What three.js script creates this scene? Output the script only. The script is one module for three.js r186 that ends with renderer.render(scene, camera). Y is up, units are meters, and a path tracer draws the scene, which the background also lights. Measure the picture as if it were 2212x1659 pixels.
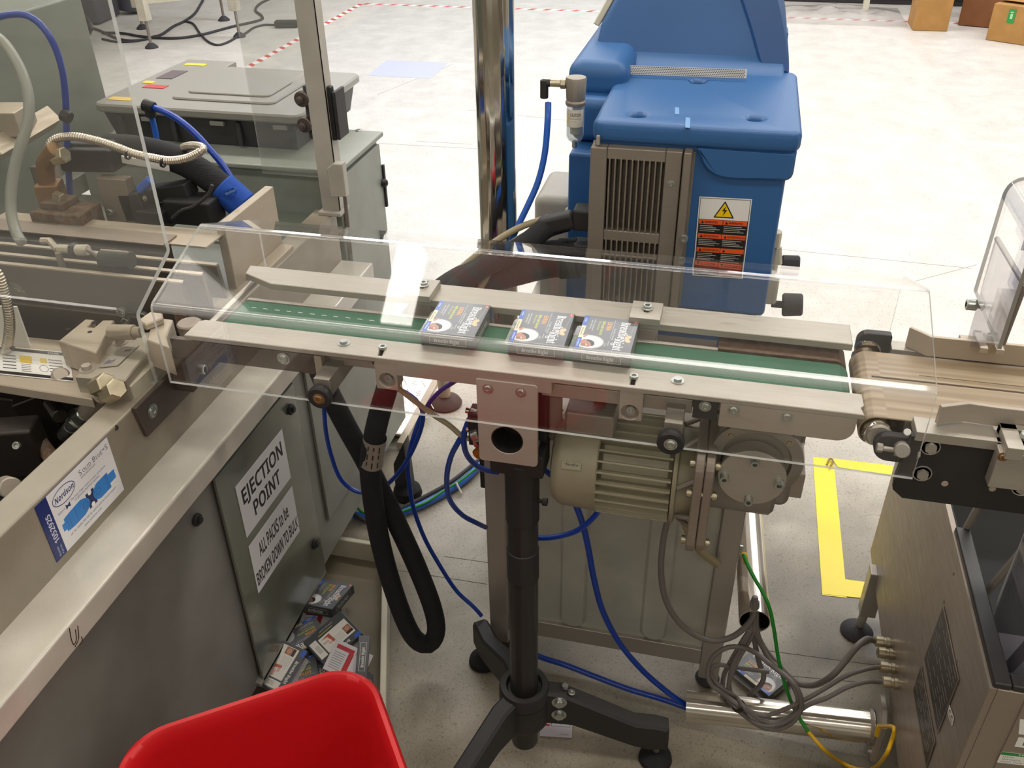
import * as THREE from 'three';
import { RoundedBoxGeometry } from 'three/addons/geometries/RoundedBoxGeometry.js';
import { mergeGeometries, toCreasedNormals } from 'three/addons/utils/BufferGeometryUtils.js';
import { RectAreaLightUniformsLib } from 'three/addons/lights/RectAreaLightUniformsLib.js';

// ---------------------------------------------------------------- camera, lights, exposure
const scene = new THREE.Scene();
const camera = new THREE.PerspectiveCamera(46.21, 2212 / 1659, 0.05, 60);
camera.position.set(0, 1.6, 0);
camera.rotation.set(THREE.MathUtils.degToRad(-33.276), THREE.MathUtils.degToRad(14.009), THREE.MathUtils.degToRad(-0.942), 'YXZ');
scene.add(camera);
const renderer = new THREE.WebGLRenderer({ antialias: true });
renderer.toneMapping = THREE.LinearToneMapping;
renderer.toneMappingExposure = 1.0;
renderer.shadowMap.enabled = true;
renderer.shadowMap.type = THREE.PCFSoftShadowMap;
RectAreaLightUniformsLib.init();
scene.background = new THREE.Color(0x000000);

const CEILING_Y = 3.1;
// the room's fluorescent ceiling panels: [x, z, strength, colour]
const WARM = 0xfff8ee, COOL = 0xf8f9ff;
const PANELS = [];
for (const [z, s, c] of [[1.9, 6, WARM], [-0.5, 4.5, WARM], [-2.75, 12, WARM], [-4.9, 14, COOL], [-7.2, 15, COOL], [-9.8, 13, COOL]]) for (const x of [-3.2, -1.6, 0, 1.6, 3.2]) PANELS.push([x, z, s, c, 1.5, 0.3]);
PANELS.push([-1.19, -2.03, 5, WARM, 0.13, 0.5]);

// ---------------------------------------------------------------- helpers
const V = (a, b, c) => (Array.isArray(a) ? new THREE.Vector3(...a) : new THREE.Vector3(a, b, c));
let seedState = 7;
function rnd() { seedState = (seedState + 0x6d2b79f5) | 0; let t = Math.imul(seedState ^ (seedState >>> 15), 1 | seedState); t = (t + Math.imul(t ^ (t >>> 7), 61 | t)) ^ t; return ((t ^ (t >>> 14)) >>> 0) / 4294967296; }
const names = {};
function numbered(n) { names[n] = (names[n] || 0) + 1; return names[n] === 1 ? n : n + '_' + String(names[n] - 1).padStart(3, '0'); }

// texture coordinates in metres, laid on by the direction that a face looks in
function boxUV(g, s = 1) {
  const q = g.index ? g.toNonIndexed() : g; const p = q.attributes.position; if (!q.attributes.normal) q.computeVertexNormals();
  const uv = new Float32Array(p.count * 2), a = new THREE.Vector3(), b = new THREE.Vector3(), c = new THREE.Vector3();
  for (let i = 0; i < p.count; i += 3) {
    a.fromBufferAttribute(p, i); b.fromBufferAttribute(p, i + 1); c.fromBufferAttribute(p, i + 2);
    const n = b.clone().sub(a).cross(c.clone().sub(a)); const x = Math.abs(n.x), y = Math.abs(n.y), z = Math.abs(n.z);
    [a, b, c].forEach((v, k) => { const o = (i + k) * 2; if (x >= y && x >= z) { uv[o] = v.z * s; uv[o + 1] = v.y * s; } else if (y >= z) { uv[o] = v.x * s; uv[o + 1] = v.z * s; } else { uv[o] = v.x * s; uv[o + 1] = v.y * s; } });
  }
  q.setAttribute('uv', new THREE.BufferAttribute(uv, 2)); return q;
}
function thing(name, label, category, pos, group) {
  const o = new THREE.Group(); o.name = numbered(name); o.position.set(...pos); o.userData = { label, category }; if (group) o.userData.group = group;
  scene.add(o); return o;
}
function rootOf(o) { while (o.parent && o.parent !== scene) o = o.parent; return o; }
// adds one named mesh under PARENT; the geometry is given in world coordinates
function part(name, geo, mat, parent, label) {
  const g = geo.clone(); const r = rootOf(parent).position; g.translate(-r.x, -r.y, -r.z);
  const m = new THREE.Mesh(g, mat); m.name = name; m.castShadow = m.receiveShadow = true; if (label) m.userData.label = label; parent.add(m); return m;
}
// a thing that is one mesh
function solo(name, geo, mat, label, category, group) {
  geo.computeBoundingBox(); const b = geo.boundingBox, c = b.getCenter(V(0, 0, 0)); c.y = b.min.y;
  const g = geo.clone(); g.translate(-c.x, -c.y, -c.z);
  const m = new THREE.Mesh(g, mat); m.name = numbered(name); m.position.copy(c); m.castShadow = m.receiveShadow = true; m.userData = { label, category }; if (group) m.userData.group = group; scene.add(m); return m;
}
function struct(name, geo, mat, parent) { const m = new THREE.Mesh(geo, mat); m.name = parent ? name : numbered(name); m.castShadow = m.receiveShadow = true; if (!parent) m.userData.kind = 'structure'; (parent || scene).add(m); return m; }

function box(x0, x1, y0, y1, z0, z1, r = 0.0015) {
  const w = Math.abs(x1 - x0), h = Math.abs(y1 - y0), d = Math.abs(z1 - z0);
  const g = new RoundedBoxGeometry(w, h, d, r > 0.008 ? 3 : 1, Math.min(r, w * 0.45, h * 0.45, d * 0.45));
  g.translate((x0 + x1) / 2, (y0 + y1) / 2, (z0 + z1) / 2); return boxUV(g);
}
// a box about CENTRE, turned by Euler angles in degrees
function tbox(c, w, h, d, rot = [0, 0, 0], r = 0.0015) {
  const g = new RoundedBoxGeometry(w, h, d, r > 0.008 ? 3 : 1, Math.min(r, w * 0.45, h * 0.45, d * 0.45)); const q = boxUV(g);
  q.applyMatrix4(new THREE.Matrix4().makeRotationFromEuler(new THREE.Euler(...rot.map((a) => THREE.MathUtils.degToRad(a)), 'YXZ'))); q.translate(...c); return q;
}
const UP = V(0, 1, 0);
function aim(g, from, dir) { g.applyQuaternion(new THREE.Quaternion().setFromUnitVectors(UP, V(dir).clone().normalize())); g.translate(...from); return g; }
// a turned solid: PROFILE of [radius, height] about the axis that starts at FROM and runs along DIR
function turned(profile, from, dir = [0, 1, 0], seg = 28) { return boxUV(toCreasedNormals(aim(new THREE.LatheGeometry(profile.map(([r, h]) => new THREE.Vector2(Math.max(r, 1e-5), h)), seg).toNonIndexed(), from, dir), 0.6)); }
function rod(a, b, r, r2 = r, seg = 24, ch = Math.min(r, r2) * 0.12) {
  const A = V(a), B = V(b), L = A.distanceTo(B);
  return turned([[0, 0], [r - ch, 0], [r, ch], [r2, L - ch], [r2 - ch, L], [0, L]], a, B.clone().sub(A).toArray(), seg);
}
function pipe(a, b, r, ri, seg = 32) { const L = V(a).distanceTo(V(b)); return turned([[ri, 0], [r, 0], [r, L], [ri, L], [ri, 0]], a, V(b).clone().sub(V(a)).toArray(), seg); }
function curve(pts, t = 0.5) { return new THREE.CatmullRomCurve3(pts.map((p) => V(p)), false, 'catmullrom', t); }
// a cable or hose through PTS; RIPPLE rings it like a corrugated conduit
function cable(pts, r, { seg = 0, sides = 10, ripple = 0, pitch = 0.004 } = {}) {
  const c = curve(pts), L = c.getLength(); const n = seg || Math.max(8, Math.min(900, Math.round(ripple ? L / pitch * 4 : L / 0.012)));
  const g = new THREE.TubeGeometry(c, n, r, sides, false);
  if (ripple) { const p = g.attributes.position; for (let i = 0; i <= n; i++) { const o = c.getPointAt(i / n); const k = 1 + ripple * Math.cos(i / n * L / pitch * Math.PI * 2); for (let j = 0; j <= sides; j++) { const e = i * (sides + 1) + j; p.setXYZ(e, o.x + (p.getX(e) - o.x) * k, o.y + (p.getY(e) - o.y) * k, o.z + (p.getZ(e) - o.z) * k); } } g.computeVertexNormals(); }
  const uv = g.attributes.uv; for (let i = 0; i < uv.count; i++) uv.setXY(i, uv.getX(i) * L, uv.getY(i) * r * 6.283);
  const parts = [g.toNonIndexed()];
  for (const t of [0, 1]) { const o = c.getPointAt(t), d = c.getTangentAt(t).multiplyScalar(t ? 1 : -1); const cap = new THREE.SphereGeometry(r * 0.99, sides, 4, 0, Math.PI * 2, 0, Math.PI / 2); cap.scale(1, 0.35, 1); aim(cap, o.toArray(), d.toArray()); parts.push(cap.toNonIndexed()); }
  return mergeGeometries(parts);
}
function merge(list) { return mergeGeometries(list.map((g) => { const q = g.index ? g.toNonIndexed() : g; for (const k of Object.keys(q.attributes)) if (!['position', 'normal', 'uv'].includes(k)) q.deleteAttribute(k); return q; })); }
function shapeOf(pts, holes = []) { const s = new THREE.Shape(pts.map(([a, b]) => new THREE.Vector2(a, b))); for (const h of holes) { const p = new THREE.Path(); p.absarc(h[0], h[1], h[2], 0, Math.PI * 2, true); s.holes.push(p); } return s; }
// extrusions: pts in (z, y) along x, (x, y) along z, (x, z) along y
function extr(shape, depth, bevel, curveSegments = 16) { return new THREE.ExtrudeGeometry(shape, { depth: Math.max(1e-4, depth - 2 * bevel), bevelEnabled: bevel > 0, bevelThickness: bevel, bevelSize: bevel, bevelOffset: -bevel, bevelSegments: bevel > 0.006 ? 4 : 1, curveSegments }).translate(0, 0, bevel); }
const asShape = (s, holes) => (Array.isArray(s) ? shapeOf(s, holes) : s);
function prismX(pts, x0, x1, bevel = 0.001, holes) { const g = extr(asShape(pts, holes), x1 - x0, bevel); g.applyMatrix4(new THREE.Matrix4().set(0, 0, 1, x0, 0, 1, 0, 0, 1, 0, 0, 0, 0, 0, 0, 1)); flip(g); return boxUV(toCreasedNormals(g, 0.55)); }
function prismZ(pts, z0, z1, bevel = 0.001, holes, cs) { const g = extr(asShape(pts, holes), z1 - z0, bevel, cs); g.translate(0, 0, z0); return boxUV(toCreasedNormals(g, 0.55)); }
function prismY(pts, y0, y1, bevel = 0.001, holes) { const g = extr(asShape(pts, holes), y1 - y0, bevel); g.applyMatrix4(new THREE.Matrix4().set(1, 0, 0, 0, 0, 0, 1, y0, 0, 1, 0, 0, 0, 0, 0, 1)); flip(g); return boxUV(toCreasedNormals(g, 0.55)); }
function flip(g) { const q = g; const p = q.attributes.position, n = q.attributes.normal; if (q.index) { const ix = q.index; for (let i = 0; i < ix.count; i += 3) { const t = ix.getX(i); ix.setX(i, ix.getX(i + 1)); ix.setX(i + 1, t); } } else { for (const at of [p, n]) for (let i = 0; i < at.count; i += 3) for (let c = 0; c < 3; c++) { const t = at.array[i * 3 + c]; at.array[i * 3 + c] = at.array[i * 3 + 3 + c]; at.array[i * 3 + 3 + c] = t; } } q.computeVertexNormals(); }
function rrect(x0, x1, y0, y1, r) { const s = new THREE.Shape(); const [a, b, c, d] = Array.isArray(r) ? r : [r, r, r, r]; // corners: low-left, low-right, up-right, up-left
  s.moveTo(x0 + a, y0); s.lineTo(x1 - b, y0); if (b) s.absarc(x1 - b, y0 + b, b, -Math.PI / 2, 0); s.lineTo(x1, y1 - c); if (c) s.absarc(x1 - c, y1 - c, c, 0, Math.PI / 2); s.lineTo(x0 + d, y1); if (d) s.absarc(x0 + d, y1 - d, d, Math.PI / 2, Math.PI); s.lineTo(x0, y0 + a); if (a) s.absarc(x0 + a, y0 + a, a, Math.PI, Math.PI * 1.5); return s; }
function hole(s, x, y, r) { const p = new THREE.Path(); p.absarc(x, y, r, 0, Math.PI * 2, true); s.holes.push(p); return s; }
// a printed sheet with corners top-left, top-right, bottom-left; the print fills its face
function sheet(tl, tr, bl, t = 0.0006, lift = 0.0004) {
  const A = V(tl), X = V(tr).sub(V(tl)), Y = V(bl).sub(V(tl)), n = Y.clone().cross(X).normalize(); A.addScaledVector(n, lift);
  const pos = [], uv = []; const f = (i, j, k) => A.clone().addScaledVector(X, i).addScaledVector(Y, j).addScaledVector(n, k ? t : 0);
  const quad = (a, b, c, d, w) => { for (const [v, q] of [[a, w[0]], [b, w[1]], [c, w[2]], [a, w[0]], [c, w[2]], [d, w[3]]]) { pos.push(v.x, v.y, v.z); uv.push(...q); } };
  quad(f(0, 1, 1), f(1, 1, 1), f(1, 0, 1), f(0, 0, 1), [[0, 0], [1, 0], [1, 1], [0, 1]]);
  const e = [[0.01, 0.01], [0.01, 0.01], [0.01, 0.01], [0.01, 0.01]];
  quad(f(0, 0, 0), f(1, 0, 0), f(1, 1, 0), f(0, 1, 0), e); quad(f(0, 0, 1), f(1, 0, 1), f(1, 0, 0), f(0, 0, 0), e); quad(f(1, 1, 1), f(0, 1, 1), f(0, 1, 0), f(1, 1, 0), e); quad(f(0, 1, 1), f(0, 0, 1), f(0, 0, 0), f(0, 1, 0), e); quad(f(1, 0, 1), f(1, 1, 1), f(1, 1, 0), f(1, 0, 0), e);
  const g = new THREE.BufferGeometry(); g.setAttribute('position', new THREE.Float32BufferAttribute(pos, 3)); g.setAttribute('uv', new THREE.Float32BufferAttribute(uv, 2)); g.computeVertexNormals(); return g;
}
// screws: socket-head, button-head, countersunk and hexagonal, their heads standing at POS and looking along DIR
function socketScrew(pos, dir, r = 0.005, h = 0.005) { return turned([[0, h * 0.35], [r * 0.5, h * 0.35], [r * 0.55, h * 0.96], [r * 0.92, h], [r, h * 0.9], [r, 0], [0, 0]].reverse(), pos, dir, 18); }
function hexBolt(pos, dir, r = 0.006, h = 0.004, washer = true) { const l = [boxUV(aim(new THREE.CylinderGeometry(r * 0.96, r, h, 6).translate(0, h / 2 + 0.0012, 0), pos, dir))]; if (washer) l.push(turned([[0, 0], [r * 1.5, 0], [r * 1.5, 0.0012], [0, 0.0012]], pos, dir, 20)); return merge(l); }
function washerScrew(pos, dir, r = 0.006) { return turned([[0, 0.0012], [r * 0.42, 0.0012], [r * 0.45, 0.0028], [r * 0.8, 0.003], [r, 0.0016], [r * 1.0, 0.0004], [r * 1.35, 0.0002], [r * 1.35, 0], [0, 0]].reverse(), pos, dir, 22); }

// ---------------------------------------------------------------- textures and materials
function hash2(x, y, s) { let h = Math.imul(x, 374761393) + Math.imul(y, 668265263) + Math.imul(s, 974634777); h = Math.imul(h ^ (h >>> 13), 1274126177); return ((h ^ (h >>> 16)) >>> 0) / 4294967296; }
// value noise that repeats after PERIOD cells
function vnoise(x, y, period, s) { const xi = Math.floor(x), yi = Math.floor(y), fx = x - xi, fy = y - yi, w = (a) => ((a % period) + period) % period; const u = fx * fx * (3 - 2 * fx), v = fy * fy * (3 - 2 * fy);
  const a = hash2(w(xi), w(yi), s), b = hash2(w(xi + 1), w(yi), s), c = hash2(w(xi), w(yi + 1), s), d = hash2(w(xi + 1), w(yi + 1), s); return a + (b - a) * u + (c - a) * v + (a - b - c + d) * u * v; }
function fbm(x, y, period, s, oct = 4) { let t = 0, a = 0.5, n = 0; for (let i = 0; i < oct; i++) { t += a * vnoise(x, y, period, s + i); n += a; a *= 0.5; x *= 2; y *= 2; period *= 2; } return t / n; }
function dataTex(n, fn, srgb, repeat = 1, m = n) {
  const d = new Uint8Array(n * m * 4); for (let y = 0; y < m; y++) for (let x = 0; x < n; x++) { const c = fn(x / n, y / m, x, y), o = (y * n + x) * 4; for (let k = 0; k < 3; k++) d[o + k] = Math.max(0, Math.min(255, Math.round(255 * (Array.isArray(c) ? c[k] : c)))); d[o + 3] = 255; }
  const t = new THREE.DataTexture(d, n, m); t.wrapS = t.wrapT = THREE.RepeatWrapping; t.magFilter = THREE.LinearFilter; t.minFilter = THREE.LinearMipmapLinearFilter; t.generateMipmaps = true; t.repeat.set(repeat, repeat); if (srgb) t.colorSpace = THREE.SRGBColorSpace; t.needsUpdate = true; return t;
}
function again(t, r, r2 = r) { const c = t.clone(); c.repeat.set(r, r2); c.needsUpdate = true; return c; }
function canvasTex(w, h, draw) { const c = document.createElement('canvas'); c.width = w; c.height = h; const x = c.getContext('2d'); draw(x, w, h); const t = new THREE.CanvasTexture(c); t.colorSpace = THREE.SRGBColorSpace; t.magFilter = THREE.LinearFilter; return t; }

const TX = {
  grain: dataTex(256, (u, v) => 0.42 + 0.3 * fbm(u * 8, v * 8, 8, 11, 5), false, 4),                       // roughness, patchy
  brushed: dataTex(256, (u, v) => 0.3 + 0.34 * (0.65 * vnoise(u * 6, v * 128, 128, 3) + 0.35 * fbm(u * 8, v * 8, 8, 5, 3)), false, 5),
  fine: dataTex(256, (u, v, x, y) => 0.5 + 0.5 * (hash2(x, y, 9) - 0.5), false, 9),                            // fine pits of powder coat
  grime: dataTex(512, (u, v, x, y) => { const a = fbm(u * 6, v * 6, 6, 21, 5), b = hash2(x, y, 4); return [0.86 + 0.14 * a - 0.03 * b, 0.85 + 0.14 * a - 0.03 * b, 0.83 + 0.15 * a - 0.03 * b]; }, true, 2.5),
  rust: dataTex(256, (u, v) => { const a = fbm(u * 8, v * 8, 8, 31, 5), k = Math.max(0, Math.min(1, (a - 0.4) * 4)); return [0.47 - 0.05 * k, 0.41 - 0.09 * k, 0.36 - 0.12 * k]; }, true, 14),
  braid: dataTex(64, (u, v) => { const a = Math.sin((u + v) * Math.PI * 8), b = Math.sin((u - v) * Math.PI * 8); return 0.5 + 0.25 * (a * b > 0 ? a : b); }, false, 60),
  wornBelt: dataTex(512, (u, v) => { const s = 0.62 * vnoise(u * 4, v * 48, 48, 61) + 0.38 * fbm(u * 8, v * 16, 8, 62, 4); const w = Math.max(0, Math.min(1, s)); return [0.53 + 0.24 * w, 0.46 + 0.24 * w, 0.36 + 0.24 * w]; }, true, 3),
  weave: dataTex(64, (u, v, x, y) => 0.5 + 0.28 * ((x >> 2) + (y >> 2) & 1 ? 1 : -1) * Math.sin(u * 32 * Math.PI) , false, 90),
};
const STD = (o) => new THREE.MeshStandardMaterial(o), PHY = (o) => new THREE.MeshPhysicalMaterial(o);
const metal = (c, r = 0.42, m = 0.85) => STD({ color: c, metalness: m, roughness: r * 1.7, roughnessMap: TX.brushed });
const paint = (c, r = 0.5, o = {}) => PHY({ color: c, roughness: r, map: TX.grime, bumpMap: TX.fine, bumpScale: 0.00006, ...o });
const M = {
  alu: metal(0xb4aea3, 0.6, 0.6), steel: metal(0xb8b2a8, 0.5, 0.6), stainless: metal(0xb6ada0, 0.4, 0.9), darkSteel: metal(0x8a827a, 0.6, 0.5), taupe: metal(0xb0a699, 0.62, 0.4),
  chrome: STD({ color: 0xd8d2c8, metalness: 1, roughness: 0.09 }), tubeSteel: STD({ color: 0xe2dcd2, metalness: 1, roughness: 0.2 }), zinc: metal(0xb9bdb8, 0.4, 0.9), brass: metal(0xbcb298, 0.45, 0.8), copperish: metal(0x92704e, 0.6, 0.55),
  tan: metal(0xb9ad9b, 0.62, 0.35), tanDark: metal(0x968a7e, 0.62, 0.4), rusty: STD({ map: TX.rust, roughness: 0.8, metalness: 0.25 }),
  black: PHY({ color: 0x282727, roughness: 0.55, bumpMap: TX.fine, bumpScale: 0.00008 }), blackSatin: PHY({ color: 0x2a2826, roughness: 0.38 }), rubber: STD({ color: 0x1d1c1d, roughness: 0.85 }), hose: STD({ color: 0x1f1f22, roughness: 0.8, bumpMap: TX.braid, bumpScale: 0.0006 }),
  greyRubber: STD({ color: 0x39373a, roughness: 0.7 }),
  beige: paint(0xa29a8b, 0.34), beigeLedgeLit: paint(0xdad6cc, 0.22, { clearcoat: 0.6, clearcoatRoughness: 0.1 }), greyGreen: paint(0x989c94, 0.42), cabinetGreen: paint(0x9ba29b, 0.42), panelGrey: paint(0x8c8b88, 0.4, { clearcoat: 0.3, clearcoatRoughness: 0.25 }),  // the ledge beige is lightened to paint in ceiling light on its top
  post: paint(0xc2bfb6, 0.45), poly: PHY({ color: 0x868c80, roughness: 0.2, clearcoat: 0.6, clearcoatRoughness: 0.12, transmission: 0.25, map: TX.grime }),
  blue: PHY({ color: 0x2c6099, roughness: 0.48, bumpMap: TX.fine, bumpScale: 0.00012 }), blueDark: PHY({ color: 0x25538b, roughness: 0.45, bumpMap: TX.fine, bumpScale: 0.00012 }),
  airBlue: PHY({ color: 0x1340a8, roughness: 0.3, clearcoat: 0.3 }), airLight: PHY({ color: 0x2e66c8, roughness: 0.3, clearcoat: 0.3 }), cuff: STD({ color: 0x1e4fae, roughness: 0.8 }),
  greyCable: PHY({ color: 0x77716d, roughness: 0.45 }), greenCable: PHY({ color: 0x1f8f2c, roughness: 0.4 }), yellowCable: PHY({ color: 0xe0b010, roughness: 0.4 }), creamCable: PHY({ color: 0xa29676, roughness: 0.5 }), paleHose: PHY({ color: 0xb9bdb4, roughness: 0.3, transmission: 0.35 }), conduit: STD({ color: 0xd6cdbf, metalness: 0.95, roughness: 0.3 }),
  red: PHY({ color: 0xc81a20, roughness: 0.36, bumpMap: TX.fine, bumpScale: 0.00006 }), greenBelt: STD({ color: 0x2f6a4e, roughness: 0.62, bumpMap: TX.weave, bumpScale: 0.0002, map: TX.grime }), tanBelt: STD({ map: TX.wornBelt, roughness: 0.5 }), brownBelt: STD({ map: TX.rust, color: 0xd8ccc0, roughness: 0.5, metalness: 0.3 }),
  motor: paint(0xa9a48c, 0.45), gear: metal(0x9a948a, 0.62, 0.45), cream: paint(0xd9d5c2, 0.35), paper: STD({ color: 0xe8e6e0, roughness: 0.6 }), white: STD({ color: 0xf0eee8, roughness: 0.5 }), card: STD({ color: 0xb98b4e, roughness: 0.85, map: TX.grime }), cardDark: STD({ color: 0x8a5a36, roughness: 0.85, map: TX.grime }),
  tubGrey: PHY({ color: 0x3a3a3c, roughness: 0.45 }), lid: PHY({ color: 0x9a9890, roughness: 0.32, transmission: 0.25 }), tape: PHY({ color: 0xf2dc12, roughness: 0.28, bumpMap: TX.grain, bumpScale: 0.0012 }),
  pane: PHY({ color: 0xffffff, roughness: 0.02, transmission: 1, thickness: 0, ior: 1.49, specularIntensity: 1 }), haze: PHY({ color: 0xf4f4f2, roughness: 0.03, transmission: 0.93, thickness: 0, ior: 1.49 }),
  bend: PHY({ color: 0xffffff, roughness: 0.05, transmission: 0.86, thickness: 0, ior: 1.75 }), veil: PHY({ color: 0xf8f8f6, roughness: 0.02, transmission: 0.965, thickness: 0, ior: 1.49 }),  // bend and veil: white in the colour imitates highlight streaks and glare
  edge: PHY({ color: 0xe9ece8, roughness: 0.2, transmission: 0.35, thickness: 0, clearcoat: 0.5 }), smoke: PHY({ color: 0xd8d6da, roughness: 0.04, transmission: 0.93, thickness: 0, ior: 1.5 }),
  glassBowl: PHY({ color: 0xf2f4f4, roughness: 0.05, transmission: 0.9, thickness: 0 }), film: PHY({ color: 0xf2f0ee, roughness: 0.12, transmission: 0.8, thickness: 0 }),
  shadedGreen: paint(0x7f877f, 0.42), railShade: metal(0x6c645c, 0.55, 0.6), bracketDark: metal(0x655b54, 0.55, 0.55), shadowed: metal(0x35302c, 0.5, 0.5), coverCast: metal(0x8f867a, 0.6, 0.5),  // housing, rail and drive-part colours darkened to paint in shade and dark reflections
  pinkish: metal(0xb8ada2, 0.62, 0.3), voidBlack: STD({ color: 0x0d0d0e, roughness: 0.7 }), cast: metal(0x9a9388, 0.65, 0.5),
};

// ---------------------------------------------------------------- room
{
  const speck = dataTex(1024, (u, v, x, y) => {
    const a = fbm(u * 12, v * 12, 12, 41, 5), h = hash2(x, y, 5), h2 = hash2(x >> 1, y >> 1, 6), h3 = hash2(x >> 2, y >> 2, 8);
    let k = 0.86 + 0.12 * a; if (h2 > 0.94) k -= 0.13; if (h > 0.98) k -= 0.14; if (h3 > 0.985) k -= 0.12; if (h2 < 0.03) k += 0.06;
    return [k, k * 0.985, k * 0.955];
  }, true, 0.9);
  // hairline scratches and scuffs are worn into the sheet
  { const d = speck.image.data; for (let i = 0; i < 26; i++) { let x = rnd() * 1024, y = rnd() * 1024, a = rnd() * 6.28; const n = 20 + rnd() * 70, k = 0.72 + rnd() * 0.18, w = (rnd() - 0.5) * 0.05; for (let j = 0; j < n; j++) { const o = (((y | 0) & 1023) * 1024 + ((x | 0) & 1023)) * 4; for (let c = 0; c < 3; c++) d[o + c] *= k; x += Math.cos(a); y += Math.sin(a); a += w; } } }
  const floorMat = PHY({ map: speck, vertexColors: true, roughness: 0.34, roughnessMap: again(TX.grain, 0.7), specularIntensity: 0.8 });
  floorMat.roughness = 0.62;
  const g = new THREE.PlaneGeometry(15, 19, 300, 380); g.rotateX(-Math.PI / 2); g.translate(0, 0, -4.5);
  const p = g.attributes.position, col = new Float32Array(p.count * 3), uv = g.attributes.uv;
  for (let i = 0; i < p.count; i++) {
    const x = p.getX(i), z = p.getZ(i);
    // dirt walked and spilt into the floor around the machines; nearby also darker overall, behind paler with a cool cast tinted in
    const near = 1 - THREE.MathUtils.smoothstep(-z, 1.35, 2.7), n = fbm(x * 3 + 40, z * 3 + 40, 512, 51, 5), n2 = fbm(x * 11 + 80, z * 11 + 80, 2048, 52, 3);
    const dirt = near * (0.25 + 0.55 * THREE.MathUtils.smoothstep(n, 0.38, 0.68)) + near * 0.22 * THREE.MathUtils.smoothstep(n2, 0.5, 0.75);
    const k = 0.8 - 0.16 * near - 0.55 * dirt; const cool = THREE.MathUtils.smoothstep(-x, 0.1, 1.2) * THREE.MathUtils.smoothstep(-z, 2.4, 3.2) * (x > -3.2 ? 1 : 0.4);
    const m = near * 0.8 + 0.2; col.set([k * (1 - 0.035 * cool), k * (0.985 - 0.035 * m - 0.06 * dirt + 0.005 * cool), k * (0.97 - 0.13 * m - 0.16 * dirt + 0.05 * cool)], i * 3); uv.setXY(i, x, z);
  }
  g.setAttribute('color', new THREE.BufferAttribute(col, 3));
  const slab = struct('floor', g, floorMat);
  const under = new THREE.BoxGeometry(15, 0.1, 19); under.translate(0, -0.056, -4.5); struct('floor_slab', under, STD({ color: 0x8a8780, roughness: 0.9 }), slab);
  // welded seams between the vinyl sheets
  const seamMat = STD({ color: 0x8f8a84, roughness: 0.6 });
  const seam = (pts) => struct('floor_seam', cable(pts.map(([x, , z]) => [x, 0.0002, z]), 0.0009, { sides: 5, seg: 4 }), seamMat, slab);
  seam([[-1.5577, 0, -5.2451], [-0.8872, 0, -5.1499]]); seam([[-1.8638, -0, -4.5536], [-1.2891, 0, -4.5729]]); seam([[-1.6756, 0, -4.6306], [-1.3587, 0, -4.637]]); seam([[-2.2173, 0, -5.4564], [-1.9606, 0, -6.3029]]); seam([[0.2326, 0, -3.5961], [0.9979, 0, -3.5653]]); seam([[-0.6995, 0, -1.4901], [-0.4432, 0, -1.4936]]); seam([[0.679, 0, -3.3342], [1.0217, 0, -3.6045]]); seam([[-0.5719, 0, -1.5619], [-0.4527, 0, -1.5654]]); seam([[0.2089, 0, -1.3711], [0.4772, 0, -1.4014]]); seam([[0.2135, 0, -1.4367], [0.4727, 0, -1.4503]]); seam([[-0.2437, 0, -1.1422], [-0.1671, 0, -1.1463]]);
  { const q = [[-2.4709, 0, -6.3185], [-2.0073, 0, -6.3211], [-2.001, 0, -5.8929], [-2.4496, 0, -5.8949]]; const s = q.map(([x, , z]) => [x, z]); const gp = prismY(s, 0.0002, 0.0016, 0.0003); const m = PHY({ color: 0xc3c8de, roughness: 0.35 }); struct('floor_patch', gp, m, slab); }
  const wallMat = PHY({ color: 0xd8d6d0, roughness: 0.7, bumpMap: TX.fine, bumpScale: 0.0002 });
  struct('wall_back', box(-7.6, 7.6, 0, 3.2, -14.1, -13.9, 0.002), wallMat); struct('wall_front', box(-7.6, 7.6, 0, 3.2, 4.9, 5.1, 0.002), wallMat);
  struct('wall_left', box(-7.6, -7.4, 0, 3.2, -14, 5, 0.002), wallMat); struct('wall_right', box(7.4, 7.6, 0, 3.2, -14, 5, 0.002), wallMat);
  struct('ceiling', box(-7.6, 7.6, CEILING_Y, CEILING_Y + 0.15, -14.1, 5.1, 0.002), STD({ color: 0xdedcd6, roughness: 0.8 }));
  const frameMat = STD({ color: 0xe6e6e4, roughness: 0.4, metalness: 0.3 });
  const across = ['far left', 'left', 'middle', 'right', 'far right'], rows = ['behind the photographer', 'above the near floor', 'above the blue unit', 'over the taped floor', 'over the far table legs', 'by the cardboard boxes'];
  PANELS.forEach(([x, z, s, c, W, D], i) => {
    const t = thing('ceiling_light', i < 30 ? 'white fluorescent ceiling batten, ' + across[i % 5] + ' one of the row ' + rows[(i / 5) | 0] : 'short narrow fluorescent batten above the left end of the clear cover', 'light', [x, CEILING_Y - 0.06, z], 'fluorescent ceiling battens');
    const y = CEILING_Y;
    part('housing', merge([box(x - W / 2 - 0.02, x + W / 2 + 0.02, y - 0.055, y - 0.001, z - D / 2 - 0.02, z - D / 2), box(x - W / 2 - 0.02, x + W / 2 + 0.02, y - 0.055, y - 0.001, z + D / 2, z + D / 2 + 0.02), box(x - W / 2 - 0.02, x - W / 2, y - 0.055, y - 0.001, z - D / 2, z + D / 2), box(x + W / 2, x + W / 2 + 0.02, y - 0.055, y - 0.001, z - D / 2, z + D / 2)]), frameMat, t);
    part('diffuser', box(x - W / 2, x + W / 2, y - 0.05, y - 0.042, z - D / 2, z + D / 2, 0.001), new THREE.MeshStandardMaterial({ color: 0xffffff, emissive: c, emissiveIntensity: 4 }), t);
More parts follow.
